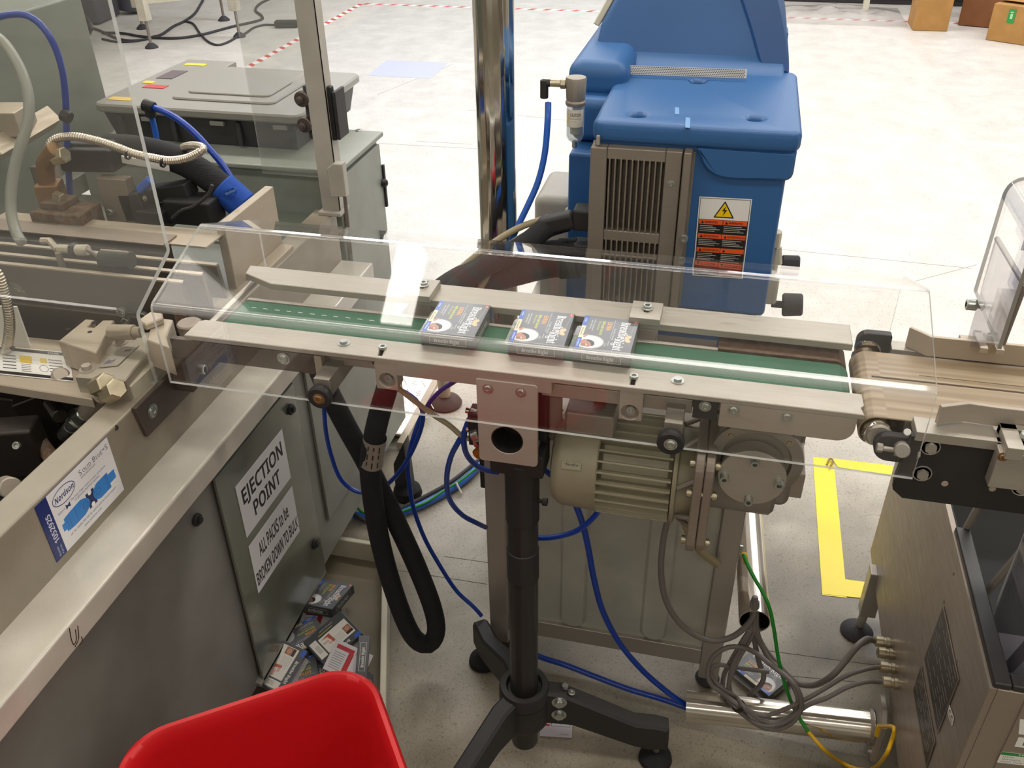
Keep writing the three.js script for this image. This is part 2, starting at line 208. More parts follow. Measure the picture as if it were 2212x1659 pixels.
    const l = new THREE.RectAreaLight(c, s, W, D); l.position.set(x, y - 0.058, z); l.rotation.x = -Math.PI / 2; l.castShadow = true; l.name = 'ceiling_light_glow'; scene.add(l);
  });
}

// ---------------------------------------------------------------- bent acrylic sheets
// PROFILE is a polyline in (a, b); its corners are bent to radius R; the sheet of thickness T runs from S0 to S1 along AXIS ('x': a = z, b = y)
function bentSheet(profile, R, T, s0, s1, axis = 'x') {
  const pts = []; const v2 = (p) => new THREE.Vector2(...p);
  profile.forEach((p, i) => { if (i === 0 || i === profile.length - 1) { pts.push(v2(p)); return; }
    const P0 = v2(profile[i - 1]), P1 = v2(p), P2 = v2(profile[i + 1]); const a = P0.clone().sub(P1).normalize(), b = P2.clone().sub(P1).normalize(); const h = Math.acos(a.dot(b)) / 2, d = Math.min(R / Math.tan(h), P0.distanceTo(P1) * 0.45, P2.distanceTo(P1) * 0.45);
    const A = P1.clone().addScaledVector(a, d), B = P1.clone().addScaledVector(b, d); for (let k = 0; k <= 10; k++) { const t = k / 10, m = A.clone().multiplyScalar((1 - t) * (1 - t)).addScaledVector(P1, 2 * t * (1 - t)).addScaledVector(B, t * t); pts.push(m); } });
  const nrm = pts.map((p, i) => { const d = pts[Math.min(i + 1, pts.length - 1)].clone().sub(pts[Math.max(i - 1, 0)]).normalize(); return new THREE.Vector2(-d.y, d.x); });
  const out = pts.map((p, i) => p.clone().addScaledVector(nrm[i], T / 2)), inn = pts.map((p, i) => p.clone().addScaledVector(nrm[i], -T / 2));
  const at = (q, s) => (axis === 'x' ? [s, q.y, q.x] : [q.x, q.y, s]);
  const strip = (list, ns, sign, keep) => { const pos = [], nor = []; for (let i = 0; i < list.length - 1; i++) { if (list[i].distanceTo(list[i + 1]) > R * 0.35 ? keep === 'bend' : keep === 'flat') continue; const A = at(list[i], s0), B = at(list[i], s1), C = at(list[i + 1], s1), D = at(list[i + 1], s0); const n0 = at(ns[i].clone().multiplyScalar(sign), 0), n1 = at(ns[i + 1].clone().multiplyScalar(sign), 0); for (const [p, n] of sign > 0 ? [[A, n0], [B, n0], [C, n1], [A, n0], [C, n1], [D, n1]] : [[A, n0], [C, n1], [B, n0], [A, n0], [D, n1], [C, n1]]) { pos.push(...p); nor.push(...n); } }
    const g = new THREE.BufferGeometry(); g.setAttribute('position', new THREE.Float32BufferAttribute(pos, 3)); g.computeVertexNormals(); return boxUV(toCreasedNormals(g, 0.6)); };
  const quads = []; const quad = (a, b, c, d) => { for (const p of [a, b, c, a, c, d]) quads.push(...p); };
  for (const s of [s0, s1]) for (let i = 0; i < out.length - 1; i++) quad(at(out[i], s), at(out[i + 1], s), at(inn[i + 1], s), at(inn[i], s));
  for (const i of [0, out.length - 1]) quad(at(out[i], s0), at(out[i], s1), at(inn[i], s1), at(inn[i], s0));
  const e = new THREE.BufferGeometry(); e.setAttribute('position', new THREE.Float32BufferAttribute(quads, 3)); e.computeVertexNormals();
  return { faces: merge([strip(out, nrm, 1, 'flat'), strip(inn, nrm, -1, 'flat')]), bends: merge([strip(out, nrm, 1, 'bend'), strip(inn, nrm, -1, 'bend')]), edges: boxUV(e) };
}

// ---------------------------------------------------------------- the belt conveyor
{
  const t = thing('belt_conveyor', 'slim conveyor with a green belt between aluminium guide bars under a clear cover', 'conveyor', [-0.28, 0.7, -1.13]);
  // near guide bar with its two slots
  const s = shapeOf([[-0.768, -1.03], [-0.768, -1.074], [-0.76, -1.08], [0.2135, -1.08], [0.2145, -1.052], [0.21, -1.046], [0.213, -1.03]]);
  const slot = (x, z, l, tilt = 0) => { const p = new THREE.Path(); const w = 0.0032; p.moveTo(x - w, z - l); p.lineTo(x + w, z - l); p.lineTo(x + w + tilt, z + l); p.lineTo(x - w + tilt, z + l); p.closePath(); s.holes.push(p); };
  slot(-0.4595, -1.049, 0.0125, 0.004); slot(-0.0893, -1.05, 0.0125);
  const near = part('guide_bar', prismY(s, 0.9128, 0.921, 0.001), M.alu, t, 'near guide bar');
  part('slot_backing', merge([box(-0.468, -0.45, 0.905, 0.9135, -1.0645, -1.034), box(-0.098, -0.081, 0.905, 0.9135, -1.0645, -1.034)]), M.black, near);
  part('screw', socketScrew([-0.4585, 0.921, -1.057], [0, 1, 0], 0.0062, 0.004), M.zinc, near); part('screw', socketScrew([-0.0893, 0.921, -1.056], [0, 1, 0], 0.0062, 0.004), M.zinc, near);
  part('bolt', hexBolt([-0.5197, 0.921, -1.0572], [0, 1, 0], 0.0062, 0.004), M.zinc, near); part('bolt', hexBolt([-0.0294, 0.921, -1.0597], [0, 1, 0], 0.0062, 0.004), M.zinc, near);
  // far guide bar, its lead-in cut away, with two clamp plates
  const far = part('guide_bar', prismY([[-0.7606, -1.237], [-0.7544, -1.2077], [-0.6959, -1.1815], [0.2055, -1.1785], [0.205, -1.2365]], 0.9285, 0.94, 0.001), M.alu, t, 'far guide bar with a cut lead-in end');
  for (const [x0, x1, z0, z1] of [[-0.465, -0.4215, -1.229, -1.171], [-0.1128, -0.067, -1.2255, -1.172]]) {
    const xm = (x0 + x1) / 2; const c = part('clamp_plate', box(x0, x1, 0.94, 0.951, z0, z1, 0.001), M.alu, t);
    part('slot', box(xm - 0.0035, xm + 0.004, 0.9505, 0.9514, z0 + 0.006, z0 + 0.034, 0.0003), M.voidBlack, c);
    part('screw', socketScrew([xm + 0.001, 0.951, z0 + 0.023], [0, 1, 0], 0.0068, 0.007), M.zinc, c); part('screw_collar', rod([xm + 0.001, 0.951, z0 + 0.023], [xm + 0.001, 0.954, z0 + 0.023], 0.0085), M.zinc, c);
    part('guide_post', box(xm - 0.02, xm + 0.018, 0.872, 0.9285, z0 + 0.002, z0 + 0.046, 0.001), M.taupe, t);
  }
  // belt: a loop about two small rollers
  const loop = (x0, x1, y, r, z0, z1) => { const q = rrect(x0, x1, y - 2 * r, y, r); const i = rrect(x0 + 0.002, x1 - 0.002, y - 2 * r + 0.002, y - 0.002, r - 0.002); q.holes.push(new THREE.Path(i.getPoints(12))); return prismZ(q, z0, z1, 0.0004); };
  part('belt', loop(-0.742, 0.2035, 0.918, 0.019, -1.1565, -1.0815), M.greenBelt, t, 'green belt');
  for (let i = 0, x = -0.71; i < 14; i++, x += 0.02) part('belt_lacing', box(x, x + 0.008, 0.9179, 0.9188, -1.1365, -1.1355, 0.0002), M.white, t);
  part('belt_bed', box(-0.722, 0.185, 0.8825, 0.914, -1.155, -1.069, 0.001), M.steel, t);
  part('roller', rod([-0.723, 0.899, -1.155], [-0.723, 0.899, -1.069], 0.0165), M.steel, t); part('roller', rod([0.1845, 0.899, -1.155], [0.1845, 0.899, -1.069], 0.0165), M.steel, t);
  part('side_frame', prismZ(rrect(-0.737, 0.035, 0.877, 0.9195, 0.012), -1.1655, -1.1585, 0.0008), M.steel, t); part('side_frame', box(-0.72, 0.2, 0.883, 0.9128, -1.0645, -1.056, 0.001), M.steel, t); part('front_rail', box(-0.4302, -0.2, 0.8935, 0.9135, -1.055, -1.0305, 0.001), M.alu, t);
  part('end_cover', prismZ(rrect(0.02, 0.2015, 0.88, 0.9215, [0.018, 0.018, 0.018, 0.002]), -1.2045, -1.1585, 0.0006), M.brownBelt, t, 'worn brown end cover'); part('end_step', box(-0.07, 0.018, 0.88, 0.905, -1.21, -1.168, 0.001), M.taupe, t);
  part('nose_bar', rod([-0.755, 0.91, -1.08], [-0.755, 0.912, -1.235], 0.0065), M.steel, t);
  // plates and blocks under the near guide
  part('end_plate', prismZ(rrect(0.031, 0.206, 0.8755, 0.9125, [0.003, 0.0165, 0, 0]), -1.046, -1.036, 0.0008), M.taupe, t);
  { const q = rrect(0.031, 0.2055, 0.8745, 0.9125, [0.003, 0.022, 0, 0]); part('end_plate', prismZ(q, -1.0355, -1.0305, 0.0006), M.taupe, t); }
  for (const p of [[0.0491, 0.903, -1.0305], [0.1183, 0.9022, -1.0305]]) part('screw', washerScrew(p, [0, 0, 1], 0.0062), M.zinc, t);
  { const q = rrect(-0.3094, -0.2198, 0.7605, 0.906, [0.005, 0.007, 0.006, 0.001]); hole(q, -0.2657, 0.8035, 0.0242); const pl = part('stand_plate', prismZ(q, -1.035, -1.0285, 0.0008, null, 40), M.pinkish, t, 'pale support plate with a round black hole');
    part('hole_sleeve', pipe([-0.2657, 0.8035, -1.08], [-0.2657, 0.8035, -1.0295], 0.0246, 0.0226, 40), M.blackSatin, pl); part('hole_bottom', rod([-0.2657, 0.8035, -1.09], [-0.2657, 0.8035, -1.078], 0.0246), M.voidBlack, pl);
    for (const p of [[-0.2921, 0.8911, -1.0285], [-0.244, 0.8916, -1.0285]]) part('screw', washerScrew(p, [0, 0, 1], 0.006), M.zinc, pl); }
  for (const [x0, x1, y0, y1, cx, cy] of [[-0.4635, -0.4302, 0.8665, 0.9125, -0.4458, 0.8845], [-0.1045, -0.0725, 0.8655, 0.9125, -0.0895, 0.8805]]) {
    const q = rrect(x0, x1, y0, y1, 0.001); hole(q, cx, cy - 0.002, 0.0125); const b = part('spacer_block', merge([prismZ(q, -1.041, -1.031, 0.0006, null, 24), box(x0 + 0.001, x1 - 0.001, y0 + 0.001, y1, -1.058, -1.0405, 0.0006)]), M.taupe, t); part('screw', socketScrew([cx + 0.001, cy, -1.0405], [0, 0, 1], 0.0066, 0.007), M.zinc, b); }
  { const b = part('black_block', box(-0.0045, 0.0285, 0.88, 0.9125, -1.06, -1.035, 0.001), M.black, t); part('screw', washerScrew([0.0111, 0.9011, -1.035], [0, 0, 1], 0.0062), M.zinc, b); }
  part('inner_strip', box(-0.218, -0.006, 0.878, 0.9, -1.056, -1.048, 0.001), M.alu, t);
  for (const x of [-0.5365, -0.0285]) { const a = part('cover_arm', box(x - 0.0115, x + 0.0135, 0.862, 0.892, -1.09, -1.0, 0.0012), M.cast, t); part('knob', turned([[0, 0], [0.0175, 0], [0.0185, 0.003], [0.0185, 0.01], [0.016, 0.0125], [0, 0.0125]], [x, 0.867, -0.9975], [0, 0, 1], 32), M.black, a); part('screw', washerScrew([x + 0.0005, 0.867, -0.985], [0, 0, 1], 0.0068), x < -0.3 ? M.copperish : M.zinc, a); }
}
{
  const t = thing('conveyor_cover', 'long clear bent plastic cover over the green belt conveyor', 'cover', [-0.25, 0.85, -1.16]);
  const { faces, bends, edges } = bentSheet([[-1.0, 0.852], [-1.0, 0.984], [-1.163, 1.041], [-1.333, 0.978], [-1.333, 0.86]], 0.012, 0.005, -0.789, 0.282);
  part('cover_sheet', faces, M.pane, t); part('cover_bend', bends, M.bend, t, 'bent corners whitened to imitate bright highlight streaks'); part('cover_edge', edges, M.edge, t);
}
{
  const t = thing('mounting_bracket', 'dark stainless bracket bolted to the beige beam and the conveyor end', 'bracket', [-0.75, 0.76, -1.06]);
  part('beam_plate', prismX([[-0.958, 0.824], [-0.9685, 0.763], [-1.2, 0.763], [-1.2, 0.824]], -0.8395, -0.831, 0.0012), M.bracketDark, t);
  part('arm', box(-0.8, -0.5615, 0.8735, 0.9075, -1.046, -1.0365, 0.001), M.bracketDark, t); part('arm_end', box(-0.5615, -0.5495, 0.874, 0.907, -1.05, -1.036, 0.001), M.tan, t);
  part('web', box(-0.838, -0.8, 0.79, 0.87, -1.075, -1.062, 0.001), M.bracketDark, t);
  part('bolt', washerScrew([-0.831, 0.7953, -0.9938], [1, 0, 0], 0.009), M.zinc, t); part('bolt', socketScrew([-0.831, 0.7881, -1.1323], [1, 0, 0], 0.0085, 0.012), M.zinc, t); part('bolt', washerScrew([-0.6118, 0.8949, -1.0365], [0, 0, 1], 0.0075), M.zinc, t);
}

// ---------------------------------------------------------------- gear motor
{
  const yc = 0.716, zc = -1.125, t = thing('gear_motor', 'beige finned electric motor with gearbox and round plate under the conveyor', 'motor', [-0.05, 0.615, -1.125]); const ax = (x, d) => [x, yc + (d || 0), zc];
  part('fan_cover', turned([[0, 0], [0.058, 0], [0.07, 0.003], [0.0765, 0.011], [0.079, 0.018], [0.081, 0.072], [0.079, 0.074], [0, 0.074]], ax(-0.208), [1, 0, 0], 48), M.motor, t);
  const bodyP = part('motor_body', rod(ax(-0.136), ax(-0.022), 0.066, 0.066, 48), M.motor, t);
  for (let i = 0; i < 30; i++) { const a = i / 30 * Math.PI * 2; const c = [-0.0795, yc + Math.sin(a) * 0.0735, zc + Math.cos(a) * 0.0735]; part('cooling_fin', tbox(c, 0.112, 0.018, 0.0034, [0, 0, 0], 0.0008).translate(-c[0], -c[1], -c[2]).applyMatrix4(new THREE.Matrix4().makeRotationX(Math.PI / 2 - a)).translate(...c), M.motor, bodyP); }
  part('end_bell', turned([[0, 0], [0.082, 0], [0.0835, 0.003], [0.082, 0.006], [0.074, 0.008], [0.068, 0.03], [0.066, 0.04], [0, 0.04]], ax(-0.022), [1, 0, 0], 40), M.motor, t);
  for (let i = 0; i < 8; i++) { const a = i / 8 * Math.PI * 2 + 0.3; part('end_rib', rod([-0.014, yc + Math.sin(a) * 0.076, zc + Math.cos(a) * 0.076], [0.016, yc + Math.sin(a + 0.25) * 0.088, zc + Math.cos(a + 0.25) * 0.088], 0.004, 0.004, 8), M.cast, t); }
  part('terminal_box', box(-0.19, -0.115, 0.79, 0.828, -1.155, -1.085, 0.004), M.gear, t); part('red_tag', box(-0.155, -0.108, 0.828, 0.862, -1.13, -1.124, 0.001), STD({ color: 0x8e3a34, roughness: 0.6 }), t);
  // the square flange pair between motor and gearbox
  const fl = (x0, x1, w, m) => part('flange', prismX(rrect(zc - w, zc + w, yc - w, yc + w, 0.03), x0, x1, 0.0015), m, t); fl(0.008, 0.0215, 0.094, M.tanDark); fl(0.0225, 0.036, 0.092, M.tanDark);
  for (const [dy, dz] of [[0.074, 0.074], [0.03, 0.088], [-0.074, 0.074], [-0.074, -0.074], [0.074, -0.074]]) part('flange_bolt', merge([rod([0, yc + dy, zc + dz], [0.044, yc + dy, zc + dz], 0.004), hexBolt([0.036, yc + dy, zc + dz], [1, 0, 0], 0.007, 0.005, false), hexBolt([0.008, yc + dy, zc + dz], [-1, 0, 0], 0.007, 0.006, false)]), M.brass, t);
  // worm gearbox with its round output plate
  const gx = 0.0885, gy = 0.7775; part('gearbox', merge([box(0.035, 0.15, 0.7, 0.85, -1.2, -1.085, 0.014), rod([0.03, yc, zc], [0.13, yc, zc], 0.05)]), M.gear, t);
  part('bearing_ring', turned([[0, 0], [0.064, 0], [0.066, 0.003], [0.066, 0.012], [0.063, 0.014], [0.05, 0.0145], [0.047, 0.008], [0, 0.008]], [gx + 0.004, gy + 0.012, -1.09], [0, 0, 1], 48), M.gear, t);
  for (let i = 0; i < 4; i++) { const a = 0.78 + i * 1.571; part('ring_screw', washerScrew([gx + 0.004 + Math.cos(a) * 0.057, gy + 0.012 + Math.sin(a) * 0.057, -1.0757], [0, 0, 1], 0.0042), M.brass, t); }
  part('plate_boss', rod([gx, gy + 0.004, -1.085], [gx, gy + 0.002, -1.06], 0.044, 0.042), M.steel, t);
  part('round_plate', turned([[0, 0], [0.0468, 0], [0.0478, 0.001], [0.0478, 0.009], [0.047, 0.01], [0, 0.01]], [gx, gy, -1.06], [0, 0, 1], 56), M.alu, t, 'bright round end plate');
  for (const p of [[0.0887, 0.8106, -1.05], [0.0505, 0.7763, -1.05], [0.1262, 0.7787, -1.05], [0.0887, 0.7409, -1.05]]) part('plate_screw', socketScrew(p, [0, 0, 1], 0.0062, 0.012), M.zinc, t);
  part('mount_plate', prismZ([[0.03, 0.895], [0.205, 0.89], [0.192, 0.84], [0.172, 0.8], [0.172, 0.705], [0.12, 0.705], [0.12, 0.82], [0.03, 0.84]], -1.215, -1.205, 0.001), M.cast, t); part('mount_leg', box(0.126, 0.17, 0.7, 0.745, -1.2, -1.115, 0.002), M.taupe, t);
  part('top_web', box(0.02, 0.13, 0.845, 0.872, -1.17, -1.1, 0.003), M.black, t); part('tie_bracket', merge([box(-0.225, -0.2, 0.75, 0.86, -1.12, -1.112, 0.001), box(-0.236, -0.226, 0.748, 0.775, -1.09, -1.06, 0.0008)]), M.taupe, t);
  part('brand_mark', sheet([-0.1875, 0.7575, -1.0555], [-0.158, 0.7585, -1.0553], [-0.1875, 0.7475, -1.0508]), STD({ map: canvasTex(128, 48, (x, w, h) => { x.fillStyle = '#a39e88'; x.fillRect(0, 0, w, h); x.fillStyle = '#3a3a34'; x.font = 'italic bold 26px serif'; x.fillText('~Neuha~', 6, 24); x.font = '12px sans-serif'; x.fillText('- - - - - - - -', 14, 42); }), roughness: 0.6 }), t);
}

// ---------------------------------------------------------------- black pedestal stand
{
  const X = -0.252, Z = -1.066, t = thing('pedestal_stand', 'black tubular pedestal on three cast legs holding up the conveyor', 'stand', [X, 0, Z]);
  part('pole', rod([X, 0.045, Z], [X, 0.735, Z], 0.0255, 0.0255, 40), M.blackSatin, t);
  part('sleeve', rod([X, 0.62, Z], [X, 0.745, Z], 0.0272, 0.0272, 40), M.black, t); part('sleeve', rod([X, 0.49, Z], [X, 0.56, Z], 0.0268, 0.0268, 40), M.black, t);
  part('clamp_head', merge([box(X - 0.045, X + 0.038, 0.728, 0.77, Z - 0.03, Z + 0.025, 0.003), box(X - 0.04, X + 0.036, 0.77, 0.87, Z - 0.035, Z - 0.01, 0.003)]), M.black, t);
  part('thumb_screw', merge([rod([X + 0.02, 0.665, Z], [X + 0.034, 0.665, Z + 0.002], 0.0035), rod([X + 0.033, 0.665, Z + 0.002], [X + 0.041, 0.665, Z + 0.002], 0.0065)]), M.black, t);
  part('hub', turned([[0.0262, 0], [0.044, 0], [0.047, 0.006], [0.047, 0.088], [0.044, 0.095], [0.034, 0.095], [0.0305, 0.086], [0.0262, 0.086]], [X, 0.118, Z], [0, 1, 0], 44), M.black, t);
  part('hub_gap', pipe([X, 0.1825, Z], [X, 0.1845, Z], 0.0474, 0.04), M.voidBlack, t);
  const ends = [[0.0015, -1.111], [-0.39, -1.266], [-0.369, -0.846]];
  ends.forEach(([ex, ez], k) => {
    const d = V(ex - X, 0, ez - Z), L = d.length(), yaw = Math.atan2(-d.z, d.x); // leg profile in (distance, height)
    const side = shapeOf([[0.03, 0.208], [0.07, 0.205], [L - 0.045, 0.125], [L - 0.01, 0.122], [L + 0.018, 0.114], [L + 0.02, 0.052], [L - 0.02, 0.05], [L - 0.055, 0.062], [0.09, 0.115], [0.055, 0.118], [0.03, 0.118]]);
    const g = extr(side, 0.034, 0.005); g.translate(0, 0, -0.017); const q = boxUV(toCreasedNormals(g, 0.5)); q.applyMatrix4(new THREE.Matrix4().makeRotationY(yaw)); q.translate(X, 0, Z); const leg = part('leg', q, M.black, t);
    part('foot', merge([rod([ex, 0.02, ez], [ex, 0.06, ez], 0.0065)]), M.brass, leg); part('rubber_foot', turned([[0, 0], [0.03, 0], [0.033, 0.004], [0.031, 0.014], [0.02, 0.024], [0.011, 0.03], [0, 0.03]], [ex, 0, ez], [0, 1, 0], 32), M.rubber, leg);
    if (k === 0) { const n = V(-d.z, 0, d.x).normalize().multiplyScalar(0.0172 * Math.sign(d.x)); for (const y of [0.186, 0.15]) part('bolt', hexBolt([X + d.x / L * 0.066 + n.x, y, Z + d.z / L * 0.066 + n.z], [n.x, 0, n.z], 0.0095, 0.006), M.zinc, leg); part('bolt', hexBolt([X + 0.075, 0.205, Z - 0.014], [0, 1, 0], 0.0065, 0.006, false), M.zinc, leg); part('bolt', washerScrew([X + 0.088, 0.201, Z - 0.01], [0.2, 1, 0], 0.005), M.zinc, leg); }
  });
}

// ---------------------------------------------------------------- grey cartons
const FRONT = canvasTex(672, 492, (x, w, h) => {
  const g = x.createLinearGradient(0, 0, w, 0); x.fillStyle = '#6a6c70'; x.fillRect(0, 0, w, h);  // base grey lightened to paint in the glare on the carton fronts
  x.fillStyle = '#e8562a'; x.fillRect(14, 10, 52, 26); x.fillStyle = '#fff'; x.font = 'bold 15px sans-serif'; x.fillText('gsk', 26, 28);
  x.strokeStyle = '#c9c9c6'; x.lineWidth = 2; x.beginPath(); x.moveTo(72, 24); x.lineTo(330, 40); x.stroke();
  // strip-shaped emblem behind the name
  x.fillStyle = '#d8c29c'; x.beginPath(); x.moveTo(318, 40); x.quadraticCurveTo(345, 14, 366, 30); x.quadraticCurveTo(392, 52, 420, 30); x.quadraticCurveTo(446, 16, 462, 44); x.quadraticCurveTo(440, 92, 392, 78); x.quadraticCurveTo(340, 98, 318, 40); x.fill();
  x.fillStyle = '#fafafa'; x.strokeStyle = '#34363a'; x.lineWidth = 5; x.font = 'bold 92px serif'; x.save(); x.scale(0.92, 1.25); x.strokeText('Breathe', 70, 118); x.fillText('Breathe', 70, 118); x.strokeText('Right', 440, 132); x.fillText('Right', 440, 132); x.restore();
  x.font = '20px sans-serif'; x.fillStyle = '#e4e4e2'; x.fillText('Tiras nasales · Tiras nasais', 210, 192); x.strokeStyle = '#d8d8d6'; x.lineWidth = 3; x.beginPath(); x.moveTo(40, 206); x.lineTo(420, 206); x.stroke();
  x.font = 'bold 58px sans-serif'; x.fillStyle = '#f5a81c'; x.fillText('EXTRA', 92, 268); x.font = 'bold 38px sans-serif'; x.fillStyle = '#cfd23a'; x.fillText('50% más fuerte', 84, 316); x.font = '27px sans-serif'; x.fillText('50% mais forte', 92, 350);
  x.fillStyle = '#eceae6'; x.font = '18px sans-serif'; x.fillText('Alivio de la congestión nasal', 70, 392); x.fillText('Ayuda a respirar mejor', 86, 416);
  // sleeping man on a white pillow
  const r = x.createRadialGradient(520, 380, 40, 520, 380, 150); r.addColorStop(0, '#f4f2f0'); r.addColorStop(0.72, '#e6e4e4'); r.addColorStop(1, 'rgba(84,86,90,0)'); x.fillStyle = r; x.beginPath(); x.ellipse(520, 370, 150, 128, 0, 0, 6.3); x.fill();
  x.fillStyle = '#b9846c'; x.beginPath(); x.ellipse(548, 400, 74, 52, -0.35, 0, 6.3); x.fill(); x.fillStyle = '#a06a55'; x.beginPath(); x.ellipse(590, 424, 26, 22, 0, 0, 6.3); x.fill(); x.fillStyle = '#2c2422'; x.beginPath(); x.moveTo(478, 400); x.quadraticCurveTo(488, 326, 566, 326); x.quadraticCurveTo(604, 336, 600, 352); x.quadraticCurveTo(530, 352, 500, 408); x.fill(); x.fillStyle = '#5a382e'; x.fillRect(540, 388, 26, 4); x.fillRect(580, 374, 22, 4); x.fillStyle = '#e8d9c4'; x.save(); x.translate(572, 396); x.rotate(-0.3); x.fillRect(-8, -3, 30, 10); x.restore();
  x.fillStyle = '#b98a74'; x.beginPath(); x.ellipse(408, 424, 44, 12, 0.4, 0, 6.3); x.fill();
  x.fillStyle = '#f0eeea'; x.font = '17px sans-serif'; x.fillText('Piel normal', 470, 216); x.fillText('30 tiras', 520, 240);
  // the strip along the foot: blue, cream, blue
  x.fillStyle = '#3060c0'; x.fillRect(0, 452, w, 40); x.fillStyle = '#e8dcb8'; x.fillRect(216, 452, 236, 40); x.fillStyle = '#d8e0f4'; x.font = 'bold 20px sans-serif'; x.fillText('30 TIRAS', 56, 479); x.fillText('SIN FÁRMACO', 486, 479); x.fillStyle = '#55514a'; x.fillText('30 tiras grandes', 252, 479);
  x.strokeStyle = '#86888c'; x.lineWidth = 3; x.strokeRect(1, 1, w - 2, h - 2);
});
const BACK = canvasTex(448, 328, (x, w, h) => {
  x.fillStyle = '#4c5052'; x.fillRect(0, 0, w, h); x.fillStyle = '#dedad2'; x.fillRect(24, 64, 320, 176); x.fillRect(360, 60, 76, 200);
  x.fillStyle = '#9a7058'; x.fillRect(30, 84, 74, 90); x.fillStyle = '#3a2a26'; x.fillRect(30, 84, 74, 26); x.fillStyle = '#c09078'; x.beginPath(); x.ellipse(66, 140, 26, 22, 0, 0, 6.3); x.fill();
  x.fillStyle = '#a8a49e'; for (let i = 0; i < 7; i++) x.fillRect(118, 84 + i * 12, 90 + (i * 37) % 50, 3);
  x.fillStyle = '#c03a34'; x.font = 'bold 30px serif'; x.fillText('NG', 240, 150); x.fillText('ONS', 266, 180); x.fillStyle = '#b5604e'; x.beginPath(); x.moveTo(216, 130); x.lineTo(236, 120); x.lineTo(262, 204); x.lineTo(330, 214); x.lineTo(226, 226); x.fill();
  x.fillStyle = '#2c2c2c'; for (let i = 0; i < 11; i++) x.fillRect(372, 116 + i * 8, 44, 2 + (i * 5) % 5);
  x.fillStyle = '#3660b8'; x.fillRect(0, 0, 70, 40); x.fillStyle = '#e8e6e0'; x.font = 'bold 34px serif'; x.fillText('Breathe Right', 120, 42); x.fillStyle = '#b8b030'; x.fillRect(150, 262, 170, 8); x.fillStyle = '#d2cec6'; x.font = '18px sans-serif'; x.fillText('EXTRA tiras nasales', 130, 300);
});
const SIDE = canvasTex(256, 48, (x, w, h) => { x.fillStyle = '#4a4d50'; x.fillRect(0, 0, w, h); x.strokeStyle = '#c9c2a8'; x.lineWidth = 2; x.strokeRect(40, 10, 176, 26); x.fillStyle = '#dedcd6'; x.font = 'bold 18px serif'; x.fillText('Breathe Right', 60, 30); });
const PACK = { body: STD({ color: 0x56585c, roughness: 0.42 }), front: PHY({ map: FRONT, roughness: 0.3, clearcoat: 0.4, clearcoatRoughness: 0.2 }), back: STD({ map: BACK, roughness: 0.35 }), side: STD({ map: SIDE, roughness: 0.4 }), clear: PHY({ color: 0xffffff, roughness: 0.08, transmission: 0.85, thickness: 0 }) };
const PW = 0.082, PL = 0.1, PT = 0.024;
let pack0 = null;
function pack(label, pos, rot, group) {   // POS is the middle of the carton
  let o;
  if (!pack0) {
    o = thing('carton', label, 'carton', pos, group); pack0 = o; const [X, Y, Z] = pos, a = PW / 2, b = PL / 2, c = PT / 2;
    part('box', box(X - a, X + a, Y - c, Y + c, Z - b, Z + b, 0.0012), PACK.body, o);
    part('front_print', sheet([X + a - 0.001, Y + c, Z - b + 0.001], [X + a - 0.001, Y + c, Z + b - 0.001], [X - a + 0.001, Y + c, Z - b + 0.001], 0.0002, 0.0001), PACK.front, o);
    part('back_print', sheet([X - a + 0.001, Y - c, Z - b + 0.001], [X - a + 0.001, Y - c, Z + b - 0.001], [X + a - 0.001, Y - c, Z - b + 0.001], 0.0002, 0.0001), PACK.back, o);
    part('side_print', sheet([X + a, Y + c - 0.001, Z + b - 0.002], [X + a, Y + c - 0.001, Z - b + 0.002], [X + a, Y - c + 0.001, Z + b - 0.002], 0.0002, 0.0001), PACK.side, o);
    part('end_print', sheet([X - a + 0.001, Y + c - 0.001, Z + b], [X + a - 0.001, Y + c - 0.001, Z + b], [X - a + 0.001, Y - c + 0.001, Z + b], 0.0002, 0.0001), PACK.side, o);
    part('clear_tab', prismY(rrect(X - a - 0.009, X - a + 0.001, Z - b + 0.012, Z + b - 0.012, [0.006, 0, 0, 0.006]), Y - 0.0005, Y + 0.0004, 0.0001), PACK.clear, o, 'clear plastic tab');
  } else { o = pack0.clone(); o.name = numbered('carton'); scene.add(o); o.userData = { label, category: 'carton' }; if (group) o.userData.group = group; o.position.set(...pos); }
  o.rotation.set(...rot.map((a) => THREE.MathUtils.degToRad(a)), 'YXZ'); return o;
}
{ const g = 'cartons riding on the green belt', y = 0.919 + PT / 2;
  pack('grey carton of strips with washed-out glare, first one along the green belt', [-0.3655, y, -1.1285], [0, 0.6, 0], g);
  pack('grey carton of strips on the green belt between the other two', [-0.234, y, -1.1285], [0, 1.0, 0], g);
  pack('grey carton of strips on the green belt nearest the second clamp plate', [-0.1385, y, -1.1285], [0, -0.5, 0], g); }

